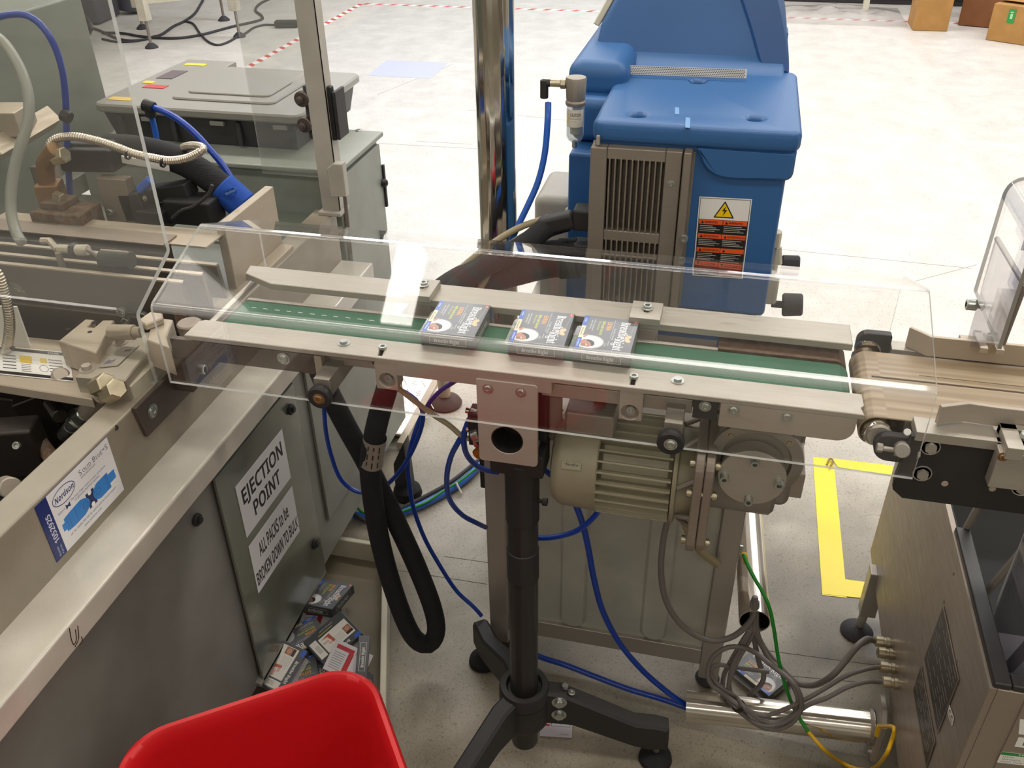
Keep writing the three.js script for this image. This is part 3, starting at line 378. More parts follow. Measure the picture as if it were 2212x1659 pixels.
// ---------------------------------------------------------------- blue adhesive unit on its metal stand
{
  const t = thing('stand_cabinet', 'sheet metal stand with pressed ribs and stainless legs behind the black pedestal', 'cabinet', [-0.137, 0, -1.62]);
  const L = 0.041, x0 = -0.386, x1 = 0.111, zf = -1.31, zb = -1.98;
  for (const [x, z] of [[x0, zf - L], [x1 - L, zf - L], [x0, zb], [x1 - L, zb]]) { const p = part('leg', box(x, x + L, 0.022, 0.66, z, z + L, 0.003), M.steel, t); part('foot_pad', turned([[0, 0], [0.024, 0], [0.026, 0.004], [0.014, 0.02], [0, 0.024]], [x + L / 2, 0, z + L / 2]), M.greyRubber, p); }
  part('bottom_rail', box(x0 + L, x1 - L, 0.062, 0.106, zf - 0.034, zf - 0.002, 0.002), M.steel, t); part('top_rail', box(x0 + L, x1 - L, 0.62, 0.66, zf - 0.034, zf - 0.002, 0.002), M.steel, t);
  const pm = paint(0xc6c8be, 0.34, { metalness: 0.15 }); part('front_panel', box(x0 + L, x1 - L, 0.104, 0.63, zf - 0.02, zf - 0.012, 0.001), pm, t);
  for (const xc of [-0.205, -0.0335]) part('pressed_rib', prismZ(rrect(xc - 0.0265, xc + 0.0265, 0.104 + (xc > -0.1 ? 0.002 : 0), 0.56, 0.025), zf - 0.0135, zf - 0.005, 0.004), pm, t);
  part('side_panel', box(x0 + 0.004, x0 + 0.01, 0.1, 0.64, zb + L, zf - L, 0.001), M.cast, t); part('side_panel', box(x1 - 0.01, x1 - 0.004, 0.1, 0.64, zb + L, zf - L, 0.001), M.cast, t); part('side_bar', box(x0 - 0.012, x0 - 0.002, 0.45, 0.66, zf - 0.045, zf - 0.012, 0.002), M.black, t);
  part('top_plate', box(x0, x1, 0.66, 0.672, zb, zf, 0.002), M.steel, t);
}
{
  const t = thing('adhesive_unit', 'bright blue hot glue melting unit with finned metal cover and warning label', 'machine', [-0.08, 0.672, -1.75]);
  part('base', box(-0.24, 0.09, 0.672, 0.79, -2.0, -1.56, 0.006), M.blueDark, t);
  part('lower_body', box(-0.226, 0.1015, 0.785, 1.095, -2.02, -1.52, 0.01), M.blue, t); part('side_column', box(-0.292, -0.22, 0.69, 1.03, -2.0, -1.64, 0.008), M.blue, t);
  { const s = new THREE.Shape(); s.moveTo(-0.056, 1.1); s.lineTo(0.1115, 1.1); s.lineTo(0.1115, 1.066); s.quadraticCurveTo(0.111, 1.052, 0.099, 1.05); s.lineTo(0.02, 1.046); s.quadraticCurveTo(-0.028, 1.044, -0.042, 1.075); s.quadraticCurveTo(-0.048, 1.092, -0.056, 1.1); part('front_skirt', prismZ(s, -1.7, -1.511, 0.005), M.blue, t); }
  { const s = rrect(-0.229, 0.1165, -1.90, -1.507, 0.02); for (const [x, z] of [[-0.157, -1.5595], [0.039, -1.576], [-0.071, -1.792]]) hole(s, x, z, 0.012); const c = part('top_cover', prismY(s, 1.098, 1.134, 0.011), M.blue, t);
    for (const [x, z] of [[-0.157, -1.5595], [0.039, -1.576], [-0.071, -1.792]]) { part('recess', turned([[0, 0], [0.0125, 0], [0.0125, 0.012], [0.0115, 0.012], [0.0115, 0.001], [0, 0.001]], [x, 1.11, z]), M.blueDark, c); part('screw', socketScrew([x, 1.111, z], [0, 1, 0], 0.006, 0.004), M.zinc, c); } }
  part('cover_flange', prismZ([[-0.222, 1.09], [0.11, 1.09], [0.11, 1.104], [-0.222, 1.104]], -1.6, -1.514, 0.002), M.blueDark, t);
  part('hood_fillet', prismX([[-1.82, 1.128], [-1.85, 1.1325], [-1.875, 1.139], [-1.9, 1.153], [-1.918, 1.175], [-1.932, 1.2], [-1.99, 1.2], [-1.99, 1.1], [-1.82, 1.1]], -0.268, 0.09, 0.004), M.blue, t);
  const lean = (g) => { const p = g.attributes.position; for (let i = 0; i < p.count; i++) p.setZ(i, p.getZ(i) - (p.getY(i) - 1.15) * 0.5); g.computeVertexNormals(); return boxUV(toCreasedNormals(g, 0.6)); };
  { const s = new THREE.Shape(); s.moveTo(-0.29, 1.1); s.lineTo(0.096, 1.1); s.lineTo(0.096, 1.15); s.quadraticCurveTo(0.088, 1.2, 0.058, 1.262); s.quadraticCurveTo(0.01, 1.37, -0.05, 1.43); s.lineTo(-0.15, 1.43); s.quadraticCurveTo(-0.22, 1.34, -0.25, 1.265); s.lineTo(-0.281, 1.205); s.quadraticCurveTo(-0.288, 1.17, -0.29, 1.1); part('hood', lean(prismZ(s, -2.36, -1.9, 0.014)), M.blue, t); }
  { const s = new THREE.Shape(); s.moveTo(0.046, 1.14); s.lineTo(0.1, 1.132); s.quadraticCurveTo(0.092, 1.2, 0.061, 1.265); s.quadraticCurveTo(0.012, 1.372, -0.05, 1.428); s.lineTo(-0.07, 1.41); s.quadraticCurveTo(-0.03, 1.33, -0.012, 1.26); s.quadraticCurveTo(0.02, 1.2, 0.034, 1.165); s.closePath(); part('side_door', lean(prismZ(s, -2.2, -1.893, 0.004)), M.blueDark, t); }
  { const s = shapeOf([[-0.288, 1.195], [-0.259, 1.25], [-0.215, 1.34], [-0.224, 1.346], [-0.271, 1.256], [-0.3, 1.2]]); part('control_panel', lean(prismZ(s, -2.3, -1.92, 0.002)), M.cream, t); }
  part('shoulder', box(-0.318, -0.2, 1.098, 1.172, -2.15, -1.745, 0.03), M.blue, t); part('shoulder', box(-0.3, -0.215, 1.03, 1.115, -2.1, -1.7, 0.02), M.blue, t);
  { const c = canvasTex(512, 48, (x, w, h) => { x.fillStyle = '#a4a6a8'; x.fillRect(0, 0, w, h); x.fillStyle = '#34363a'; for (let j = 0; j < 5; j++) for (let i = 0; i < 64; i++) { x.beginPath(); x.ellipse(14 + i * 7.7 + (j & 1) * 3.8, 6 + j * 9, 2.4, 3, 0, 0, 6.3); x.fill(); } });
    part('vent_grille', sheet([-0.2143, 1.153, -1.8067], [0.0187, 1.153, -1.8172], [-0.2142, 1.1385, -1.7979], 0.0015, 0.002), STD({ map: c, metalness: 0.6, roughness: 0.4 }), t, 'perforated metal vent strip'); }
  // finned metal cover
  const cov = part('metal_cover', merge([box(-0.228, -0.05, 0.79, 1.096, -1.53, -1.5195, 0.003), box(-0.228, -0.199, 0.79, 1.094, -1.522, -1.494, 0.003), box(-0.199, -0.1, 0.924, 0.944, -1.522, -1.495, 0.002), box(-0.199, -0.1, 1.074, 1.094, -1.522, -1.495, 0.002), box(-0.1, -0.072, 0.79, 1.094, -1.522, -1.496, 0.002), box(-0.07, -0.056, 0.79, 1.096, -1.522, -1.488, 0.003)]), M.coverCast, t, 'cast metal cover with cooling fins');
  for (const [y0, y1] of [[0.943, 1.076], [0.795, 0.925]]) for (let i = 0; i < 10; i++) { const x = -0.194 + i * 0.0098; part('fin', box(x - 0.0015, x + 0.0015, y0, y1, -1.521, -1.494, 0.0012), M.coverCast, cov); }
  part('screw', washerScrew([-0.0875, 1.0378, -1.496], [0, 0, 1], 0.0045), M.zinc, cov); part('screw', socketScrew([-0.0558, 0.9449, -1.488], [0, 0, 1], 0.007, 0.008), M.zinc, cov); part('latch', box(-0.219, -0.213, 1.096, 1.112, -1.505, -1.498, 0.001), M.taupe, cov);
  { const c = canvasTex(320, 512, (x, w, h) => {
    x.fillStyle = '#e9e7e2'; x.fillRect(0, 0, w, h); x.strokeStyle = '#333'; x.lineWidth = 3; x.strokeRect(8, 8, w - 16, h - 16);
    x.fillStyle = '#f2cc10'; x.strokeStyle = '#1c1a18'; x.lineWidth = 7; x.lineJoin = 'round'; x.beginPath(); x.moveTo(160, 26); x.lineTo(218, 122); x.lineTo(102, 122); x.closePath(); x.fill(); x.stroke(); x.fillStyle = '#1c1a18'; x.beginPath(); x.moveTo(170, 48); x.lineTo(146, 84); x.lineTo(162, 82); x.lineTo(152, 114); x.lineTo(178, 74); x.lineTo(162, 76); x.closePath(); x.fill();
    x.fillStyle = '#1d1b1a'; x.fillRect(10, 138, w - 20, h - 148); const words = ['WARNING', 'WARNUNG', 'ATTENTION', 'ADVERTENCIA', 'AVVERTENZA', '警 告', '警 告', '경 고'];
    words.forEach((s, i) => { const X = 12 + (i % 2) * 149, Y = 140 + (i >> 1) * 90; x.fillStyle = '#ec5a22'; x.fillRect(X, Y, 146, 30); x.fillStyle = '#1c1512'; x.beginPath(); x.moveTo(X + 12, Y + 25); x.lineTo(X + 21, Y + 6); x.lineTo(X + 30, Y + 25); x.fill(); x.font = 'bold 17px sans-serif'; x.fillText(s, X + 33, Y + 22, 110); x.fillStyle = '#b9b4ae'; for (let k = 0; k < 4; k++) x.fillRect(X + 6, Y + 38 + k * 11, 80 + ((i * 31 + k * 23) % 55), 4); }); x.fillStyle = '#b8522a'; x.fillRect(168, 494, 132, 6); });
    part('warning_label', sheet([-0.0379, 1.0101, -1.5195], [0.0512, 1.0121, -1.5195], [-0.0354, 0.8588, -1.5195], 0.0006, 0.0006), PHY({ map: c, roughness: 0.3, clearcoat: 0.4 }), t, 'orange and black electrical warning label'); }
  // scuffs of pale paint on the top
  part('paint_scuff', sheet([-0.0986, 1.134, -1.6123], [-0.0912, 1.134, -1.6109], [-0.0951, 1.134, -1.5713], 0.0002), STD({ color: 0x6f9ccc, roughness: 0.7 }), t); part('paint_scuff', sheet([-0.0758, 1.134, -1.5562], [-0.0679, 1.134, -1.5551], [-0.0723, 1.134, -1.5001], 0.0002), STD({ color: 0x6f9ccc, roughness: 0.7 }), t);
  // air filter at the side
  const f = [-0.277, 0, -1.62]; const F = part('air_filter', turned([[0, 0], [0.0175, 0], [0.0185, 0.002], [0.0185, 0.006], [0.0165, 0.009], [0.0175, 0.012], [0.019, 0.046], [0.0175, 0.049], [0, 0.049]], [f[0], 1.127, f[2]]), M.cast, t, 'air filter head with clear bowl');
  part('bowl', turned([[0, 0], [0.012, 0.002], [0.0162, 0.01], [0.0165, 0.066], [0.0152, 0.066], [0.0148, 0.012], [0.011, 0.0045], [0, 0.003]], [f[0], 1.06, f[2]]), M.glassBowl, F); part('element', rod([f[0], 1.074, f[2]], [f[0], 1.108, f[2]], 0.009), M.cream, F); part('drain', rod([f[0], 1.048, f[2]], [f[0], 1.061, f[2]], 0.005), M.zinc, F);
  { const c = canvasTex(256, 128, (x, w, h) => { x.fillStyle = '#d9d3c4'; x.fillRect(0, 0, w, h); x.fillStyle = '#e2c62a'; x.fillRect(0, 30, 30, 70); x.fillStyle = '#2a2a2a'; x.font = 'bold 34px sans-serif'; x.fillText('CAUTION', 56, 50); x.font = '13px sans-serif'; x.fillText('DO NOT USE NEAR SOLVENT', 44, 70); x.fillText('------------------------', 50, 90); }); const g = new THREE.CylinderGeometry(0.0168, 0.0168, 0.032, 24, 1, true, -0.9, 2.1); g.translate(f[0], 1.106, f[2]); part('caution_label', g.toNonIndexed(), STD({ map: c, roughness: 0.5 }), F); }
  part('hex_fitting', merge([rod([f[0] - 0.018, 1.163, f[2]], [f[0] - 0.028, 1.163, f[2]], 0.009, 0.009, 6), rod([f[0] - 0.028, 1.163, f[2]], [f[0] - 0.05, 1.163, f[2]], 0.0062)]), M.brass, F); part('elbow', merge([rod([f[0] - 0.046, 1.163, f[2]], [f[0] - 0.062, 1.163, f[2]], 0.0065), rod([f[0] - 0.058, 1.168, f[2]], [f[0] - 0.058, 1.136, f[2]], 0.0075)]), M.black, F);
  // pressure regulators at the far side
  const reg = part('regulator', merge([box(0.098, 0.125, 0.77, 0.83, -1.66, -1.6, 0.006), rod([0.112, 0.82, -1.62], [0.112, 0.85, -1.62], 0.011, 0.009), rod([0.105, 0.885, -1.62], [0.105, 0.915, -1.62], 0.012), rod([0.112, 0.85, -1.62], [0.112, 0.885, -1.62], 0.014, 0.008)]), M.cream, t);
  part('knob', rod([0.138, 0.764, -1.62], [0.176, 0.768, -1.62], 0.0225, 0.0215, 36, 0.003), M.greyRubber, reg); part('knob_stem', rod([0.118, 0.764, -1.62], [0.14, 0.764, -1.62], 0.007), M.greyRubber, reg); part('knob', rod([0.13, 0.81, -1.7], [0.165, 0.812, -1.7], 0.02, 0.02, 36, 0.003), M.greyRubber, reg); part('red_collar', rod([0.112, 0.79, -1.66], [0.13, 0.805, -1.69], 0.008), STD({ color: 0xa8281e, roughness: 0.5 }), reg);
  // plugs of the heated hoses
  for (const [y, z, k] of [[0.945, -1.535, 1], [0.875, -1.54, 0]]) { part('hose_plug', merge([box(-0.262, -0.225, y - 0.022, y + 0.02, z - 0.03, z + 0.012, 0.006), tbox([-0.292, y - 0.012, z], 0.07, 0.032, 0.032, [0, 0, 18], 0.008)]), M.black, t); }
  part('pump_housing', merge([box(-0.4, -0.31, 0.67, 0.865, -2.0, -1.82, 0.02), box(-0.36, -0.29, 0.672, 0.74, -1.95, -1.7, 0.006)]), paint(0xb9b6ae, 0.45), t, 'pale rounded pump housing'); part('brass_plug', rod([-0.315, 0.85, -1.78], [-0.296, 0.865, -1.78], 0.012, 0.01, 6), M.brass, t);
}
solo('chrome_pole', merge([pipe([-0.448, 0.004, -1.7], [-0.448, 2.6, -1.7], 0.0385, 0.036, 56), rod([-0.448, 0, -1.7], [-0.448, 0.012, -1.7], 0.04, 0.04, 40)]), M.chrome, 'tall polished chrome pole standing behind the conveyor', 'pole');

// ---------------------------------------------------------------- hoses and cables under the conveyor
{
  const t = thing('braided_hose', 'thick black braided hose hanging in a long loop with a silver printed sleeve', 'hose', [-0.55, 0.05, -1.22]);
  part('hose', cable([...[[-0.667, 0.7374, -1.245], [-0.6538, 0.6892, -1.245], [-0.6298, 0.62, -1.245], [-0.6041, 0.5536, -1.245]], ...[[-0.5794, 0.4942, -1.24], [-0.5423, 0.3931, -1.235], [-0.5074, 0.2855, -1.23], [-0.4826, 0.1895, -1.225], [-0.4779, 0.1262, -1.22], [-0.4963, 0.0883, -1.215]], ...[[-0.5221, 0.1132, -1.205], [-0.5426, 0.1858, -1.202], [-0.5608, 0.3041, -1.199], [-0.5698, 0.4163, -1.196], [-0.5698, 0.5228, -1.193], [-0.5646, 0.5861, -1.19]], ...[[-0.5513, 0.6458, -1.19], [-0.5402, 0.6963, -1.2067], [-0.5283, 0.7409, -1.2233], [-0.5214, 0.7886, -1.24]]], 0.0195, { sides: 20 }), M.hose, t);
  { const a = [-0.5621, 0.5843, -1.19], b = [-0.5495, 0.6461, -1.19]; const c = canvasTex(256, 160, (x, w, h) => { x.fillStyle = '#b5ada0'; x.fillRect(0, 0, w, h); x.fillStyle = '#4a4640'; for (let i = 0; i < 9; i++) for (let j = 0; j < 3; j++) x.fillRect(20 + i * 20, 18 + j * 46, 5, 20 + (i * 13 + j * 7) % 18); x.fillStyle = '#e3c21c'; x.beginPath(); x.moveTo(206, 116); x.lineTo(236, 100); x.lineTo(236, 134); x.fill(); });
    const L = V(a).distanceTo(V(b)), g = new THREE.CylinderGeometry(0.0212, 0.0212, L, 36, 1, true); g.translate(0, L / 2, 0); g.rotateY(2.6); aim(g, a, V(b).sub(V(a)).toArray()); part('sleeve', g.toNonIndexed(), STD({ map: c, metalness: 0.6, roughness: 0.35 }), t, 'silver printed sleeve'); }
}
const hoseThing = (name, geo, mat, label, cat = 'hose', group) => solo(name, geo, mat, label, cat, group);
hoseThing('air_hose', cable([[-0.6911, 0.6459, -1.29], [-0.6972, 0.5665, -1.29], [-0.6938, 0.5044, -1.29], [-0.6836, 0.4531, -1.29], [-0.6629, 0.4267, -1.29], [-0.6376, 0.4203, -1.29], [-0.6046, 0.4312, -1.29], [-0.5689, 0.4663, -1.29], [-0.5379, 0.5135, -1.29], [-0.5143, 0.5625, -1.29], [-0.498, 0.6087, -1.29], [-0.4938, 0.6412, -1.29], [-0.5038, 0.6647, -1.29], [-0.5206, 0.6788, -1.29], [-0.5363, 0.6847, -1.29]], 0.0045), M.airBlue, 'blue air hose sagging behind the black braided hose loop');
hoseThing('air_hose', cable([...[[-0.4385, 0.6932, -1.33], [-0.4765, 0.6588, -1.33], [-0.5094, 0.6081, -1.33]], ...[[-0.5248, 0.5627, -1.31], [-0.5404, 0.4996, -1.3075], [-0.5402, 0.4427, -1.305], [-0.5351, 0.3848, -1.3025], [-0.5175, 0.3146, -1.3], [-0.4905, 0.2502, -1.2975], [-0.4538, 0.179, -1.295], [-0.4166, 0.1411, -1.2925], [-0.3981, 0.1196, -1.29]]], 0.0045), M.airBlue, 'blue air hose running down beside the black loop to the pedestal leg');
hoseThing('air_hose', cable([...[[-0.3411, 0.7881, -1.09], [-0.3506, 0.7598, -1.09]], ...[[-0.355, 0.7243, -1.1], [-0.3569, 0.6833, -1.125], [-0.3508, 0.6475, -1.15], [-0.342, 0.6194, -1.175], [-0.3281, 0.598, -1.2]]], 0.0048), M.airBlue, 'short blue air hose curving from the brass fittings behind the pale plate');
hoseThing('air_hose', cable([...[[-0.3495, 0.7619, -1.1], [-0.3647, 0.732, -1.1]], ...[[-0.3867, 0.6802, -1.12], [-0.4062, 0.6083, -1.15], [-0.4134, 0.5347, -1.18], [-0.4022, 0.4756, -1.21], [-0.3833, 0.4322, -1.24], [-0.375, 0.3965, -1.27]]], 0.0048), M.airBlue, 'blue air hose looping out wide to the metal stand leg');
hoseThing('air_hose', cable([...[[-0.263, 0.5322, -1.115], [-0.2346, 0.538, -1.115], [-0.2066, 0.5458, -1.115], [-0.1714, 0.5665, -1.115], [-0.1452, 0.5994, -1.115], [-0.1311, 0.6301, -1.115], [-0.1245, 0.6528, -1.115]]], 0.0048), M.airBlue, 'blue air hose rising from the black pole to the motor underside');
hoseThing('air_hose', cable([[-0.2499, 0.6861, -1.13], [-0.2328, 0.6775, -1.13], [-0.2142, 0.6633, -1.13], [-0.1877, 0.6485, -1.13]], 0.0048), M.airBlue, 'short blue air hose between the black pole and the motor fan cover');
hoseThing('air_hose', cable([[-0.198, 0.5481, -1.225], [-0.1776, 0.4869, -1.2239], [-0.1633, 0.422, -1.2229], [-0.1511, 0.3538, -1.2218], [-0.1307, 0.2718, -1.2208], [-0.095, 0.1936, -1.2197], [-0.0497, 0.1312, -1.2187], [-0.0037, 0.0858, -1.2176], [0.0501, 0.0446, -1.2166], [0.077, 0.0362, -1.2155]], 0.006), M.airBlue, 'blue air hose falling from the motor into the open floor tube');
hoseThing('air_hose', cable([[-0.3071, 0.0974, -1.25], [-0.261, 0.0776, -1.245], [-0.2054, 0.0721, -1.24], [-0.1356, 0.0578, -1.235], [-0.0666, 0.0451, -1.23], [0.001, 0.04, -1.225], [0.0527, 0.0335, -1.22], [0.0793, 0.0317, -1.215]], 0.006), M.airBlue, 'blue air hose lying low along the floor into the floor tube');
{
  const t = thing('floor_cable_bundle', 'bright blue hose bundled with green and grey wires on the floor', 'cable', [-0.6, 0, -1.8]);
  part('hose', cable([[-0.8458, 0.012, -1.6449], [-0.7874, 0.012, -1.6449], [-0.734, 0.012, -1.6755], [-0.6755, 0.012, -1.7322], [-0.6259, 0.012, -1.8043], [-0.5962, 0.012, -1.8619], [-0.5694, 0.012, -1.9509]], 0.0105), M.airLight, t); part('earth_wire', cable([[-0.8469, 0.022, -1.6669], [-0.8127, 0.022, -1.6463], [-0.7519, 0.022, -1.6562], [-0.7044, 0.022, -1.693], [-0.6706, 0.022, -1.7272], [-0.6368, 0.022, -1.7856], [-0.6047, 0.022, -1.8372], [-0.5691, 0.022, -1.9206]], 0.0035), M.greenCable, t); part('grey_wire', cable([[-0.8509, 0.02, -1.6438], [-0.7914, 0.02, -1.6238], [-0.7341, 0.02, -1.6849], [-0.6883, 0.02, -1.7412], [-0.6447, 0.02, -1.8023], [-0.6175, 0.02, -1.8533], [-0.5819, 0.02, -1.9377]], 0.006), M.greyRubber, t); part('cable_tie', rod([-0.6144, 0.03, -1.8129], [-0.5959, 0.005, -1.7995], 0.003), M.white, t);
}
{
  const t = thing('valve_block', 'small black valve with bright fittings behind the pale plate', 'valve', [-0.3271, 0.7178, -1.09]);
  part('body', tbox([-0.3265, 0.7788, -1.09], 0.026, 0.06, 0.03), M.black, t); for (const [u, v] of [[1026, 895], [1026, 940]]) part('fitting', merge([rod([-0.3272, 0.8024, -1.085], [-0.3389, 0.8068, -1.085], 0.007, 0.006, 6), rod([-0.3389, 0.8068, -1.085], [-0.3448, 0.8076, -1.085], 0.0045)].map((g) => (v > 900 ? g.translate(0, -0.034, 0.002) : g))), M.chrome, t);
  part('cylinder', rod([-0.3195, 0.7719, -1.08], [-0.3332, 0.7653, -1.08], 0.013), M.zinc, t); part('amber_cap', rod([-0.3221, 0.7344, -1.085], [-0.3301, 0.7239, -1.085], 0.009), STD({ color: 0xa85f14, roughness: 0.4, metalness: 0.4 }), t); part('red_ring', rod([-0.3247, 0.7532, -1.08], [-0.3308, 0.7504, -1.08], 0.008), STD({ color: 0xb05048, roughness: 0.5 }), t);
}
hoseThing('sensor_cable', cable([[-0.4728, 0.8132, -1.12], [-0.4467, 0.7971, -1.115], [-0.4117, 0.7751, -1.11], [-0.3802, 0.7599, -1.105], [-0.3638, 0.7496, -1.1], [-0.3473, 0.7458, -1.095], [-0.3306, 0.7485, -1.09]], 0.0045), M.creamCable, 'pale grey sensor cable crossing to the fittings behind the pale plate', 'cable');
hoseThing('motor_cable', cable([[-0.0224, 0.567, -1.21], [-0.0296, 0.492, -1.214], [-0.0285, 0.4087, -1.218], [-0.0153, 0.3332, -1.222], [0.0117, 0.2752, -1.226], [0.048, 0.2398, -1.23], [0.0842, 0.2276, -1.234], [0.1173, 0.242, -1.238], [0.1387, 0.2713, -1.242], [0.1511, 0.3067, -1.246], [0.1469, 0.3446, -1.25]], 0.0058), M.greyCable, 'grey motor cable curving across the metal stand into the upright tube', 'cable');
hoseThing('motor_cable', cable([[-0, 0.5557, -1.2], [0.0183, 0.4864, -1.2333], [0.0396, 0.4237, -1.2667], [0.072, 0.3668, -1.3]], 0.0085), M.creamCable, 'short cream cable from the motor flange to the stand leg', 'cable');
solo('steel_tube', merge([pipe([0.1532, 0.2915, -1.24], [0.131, 0.2915, -1.62], 0.0288, 0.0272, 44)]), M.tubeSteel, 'polished steel tube beside the stand leg with cables spilling from its open end', 'tube');
{
  const t = thing('floor_tube', 'polished steel tube near the floor joined to the console', 'tube', [0.24, 0.01, -1.215]);
  part('tube', pipe([0.0515, 0.047, -1.215], [0.405, 0.083, -1.2165], 0.0305, 0.029, 44), M.tubeSteel, t); part('flange', prismX([[-1.26, 0.145], [-1.25, 0.158], [-1.2, 0.158], [-1.172, 0.14], [-1.172, 0.04], [-1.26, 0.04]], 0.403, 0.413, 0.001), M.steel, t); part('weld', pipe([0.396, 0.0822, -1.2165], [0.403, 0.0828, -1.2165], 0.034, 0.029, 36), M.cast, t);
  for (const z of [-1.247, -1.187]) part('bolt', hexBolt([0.403, 0.05, z], [-1, 0, 0], 0.005, 0.004), M.steel, t);
}
hoseThing('console_cable', cable([...[[0.1485, 0.3328, -1.25], [0.1559, 0.2694, -1.25]], ...[[0.1692, 0.2339, -1.25], [0.1909, 0.2018, -1.245], [0.2172, 0.1758, -1.24], [0.243, 0.1535, -1.235], [0.2655, 0.1523, -1.23], [0.2877, 0.1675, -1.225], [0.3079, 0.206, -1.22]], ...[[0.3272, 0.2255, -1.24], [0.3467, 0.242, -1.265], [0.3673, 0.2409, -1.29], [0.389, 0.2143, -1.315]], [0.4, 0.2165, -1.3135]], 0.0062), M.greyCable, 'thick grey cable sweeping from the upright tube to the topmost brass gland', 'cable');
hoseThing('console_cable', cable([...[[0.1444, 0.3379, -1.25], [0.1514, 0.2708, -1.25]], ...[[0.1433, 0.2347, -1.24], [0.1299, 0.1897, -1.23], [0.1247, 0.1471, -1.22], [0.1316, 0.1141, -1.21], [0.1546, 0.0954, -1.2]], ...[[0.173, 0.1136, -1.175], [0.2007, 0.1135, -1.175], [0.2331, 0.1441, -1.175]], ...[[0.2632, 0.1737, -1.18], [0.2944, 0.1946, -1.195], [0.3264, 0.2194, -1.21], [0.3607, 0.2303, -1.225], [0.3882, 0.2263, -1.24]], [0.4, 0.223, -1.2435]], 0.0045), M.greyCable, 'grey cable looping round the bundle to the third brass gland', 'cable');
hoseThing('console_cable', cable([...[[0.1498, 0.3355, -1.25], [0.1576, 0.2698, -1.25]], ...[[0.1506, 0.2309, -1.245], [0.1389, 0.2011, -1.2338], [0.1282, 0.1615, -1.2225], [0.1261, 0.1222, -1.2112], [0.1458, 0.0942, -1.2]], ...[[0.178, 0.0962, -1.168], [0.2111, 0.095, -1.168], [0.2385, 0.1189, -1.168], [0.2657, 0.171, -1.168]], ...[[0.2964, 0.2001, -1.17], [0.3285, 0.2248, -1.1817], [0.362, 0.2354, -1.1933], [0.388, 0.2271, -1.205]], [0.4, 0.2265, -1.2055]], 0.0045), M.greyCable, 'lowest grey cable rising over the floor tube to the bottom brass gland', 'cable');
hoseThing('cable_coil', cable([...[[0.1436, 0.3316, -1.25], [0.1493, 0.2677, -1.25]], ...[[0.1383, 0.2334, -1.24], [0.1231, 0.1693, -1.24], [0.115, 0.1228, -1.24], [0.1212, 0.0762, -1.24]], ...[[0.1369, 0.1238, -1.175], [0.1675, 0.0958, -1.1733], [0.1993, 0.0793, -1.1717], [0.2277, 0.0875, -1.17], [0.2487, 0.1188, -1.1683], [0.2563, 0.1618, -1.1667], [0.2476, 0.2015, -1.165]], ...[[0.2329, 0.2226, -1.17], [0.2128, 0.2261, -1.185], [0.187, 0.2311, -1.2], [0.1625, 0.2357, -1.215], [0.1375, 0.2275, -1.23]], ...[[0.1107, 0.2192, -1.23], [0.0881, 0.1967, -1.2225], [0.0811, 0.1658, -1.215], [0.089, 0.1372, -1.2075], [0.1101, 0.1261, -1.2]], ...[[0.1385, 0.1327, -1.175], [0.1725, 0.1107, -1.175], [0.2069, 0.1126, -1.175]]], 0.0048), M.greyCable, 'coiled spare loop of grey cable tied in front of the floor tube', 'cable');
hoseThing('cable_coil', cable([...[[0.1526, 0.3337, -1.25], [0.1601, 0.2704, -1.25]], ...[[0.1732, 0.2302, -1.245], [0.1921, 0.2063, -1.23], [0.2172, 0.1977, -1.215], [0.238, 0.1817, -1.2]], ...[[0.2496, 0.1697, -1.18], [0.2497, 0.1354, -1.177], [0.2373, 0.1161, -1.174], [0.2121, 0.0998, -1.171], [0.1814, 0.1099, -1.168], [0.1516, 0.1411, -1.165]], ...[[0.1412, 0.1183, -1.2], [0.1188, 0.1252, -1.2071], [0.0986, 0.1357, -1.2143], [0.0864, 0.1541, -1.2214], [0.0971, 0.1676, -1.2286], [0.126, 0.1615, -1.2357], [0.1622, 0.1546, -1.2429], [0.1982, 0.149, -1.25]]], 0.0045), M.greyCable, 'second loop of grey cable twisting over the fallen carton', 'cable');
hoseThing('cable_end', cable([[0.1469, 0.3324, -1.25], [0.1538, 0.2652, -1.2533], [0.1656, 0.2083, -1.2567], [0.1806, 0.1543, -1.26], [0.193, 0.1217, -1.2633], [0.1915, 0.086, -1.2667], [0.1739, 0.0448, -1.27]], 0.0052), M.greyCable, 'stub of grey cable ending by the fallen carton', 'cable');
solo('cable_tie', pipe([0.1481, 0.1255, -1.172], [0.1439, 0.1312, -1.172], 0.013, 0.0105, 20), M.black, 'thin black cable tie round the grey cable coil', 'cable tie');
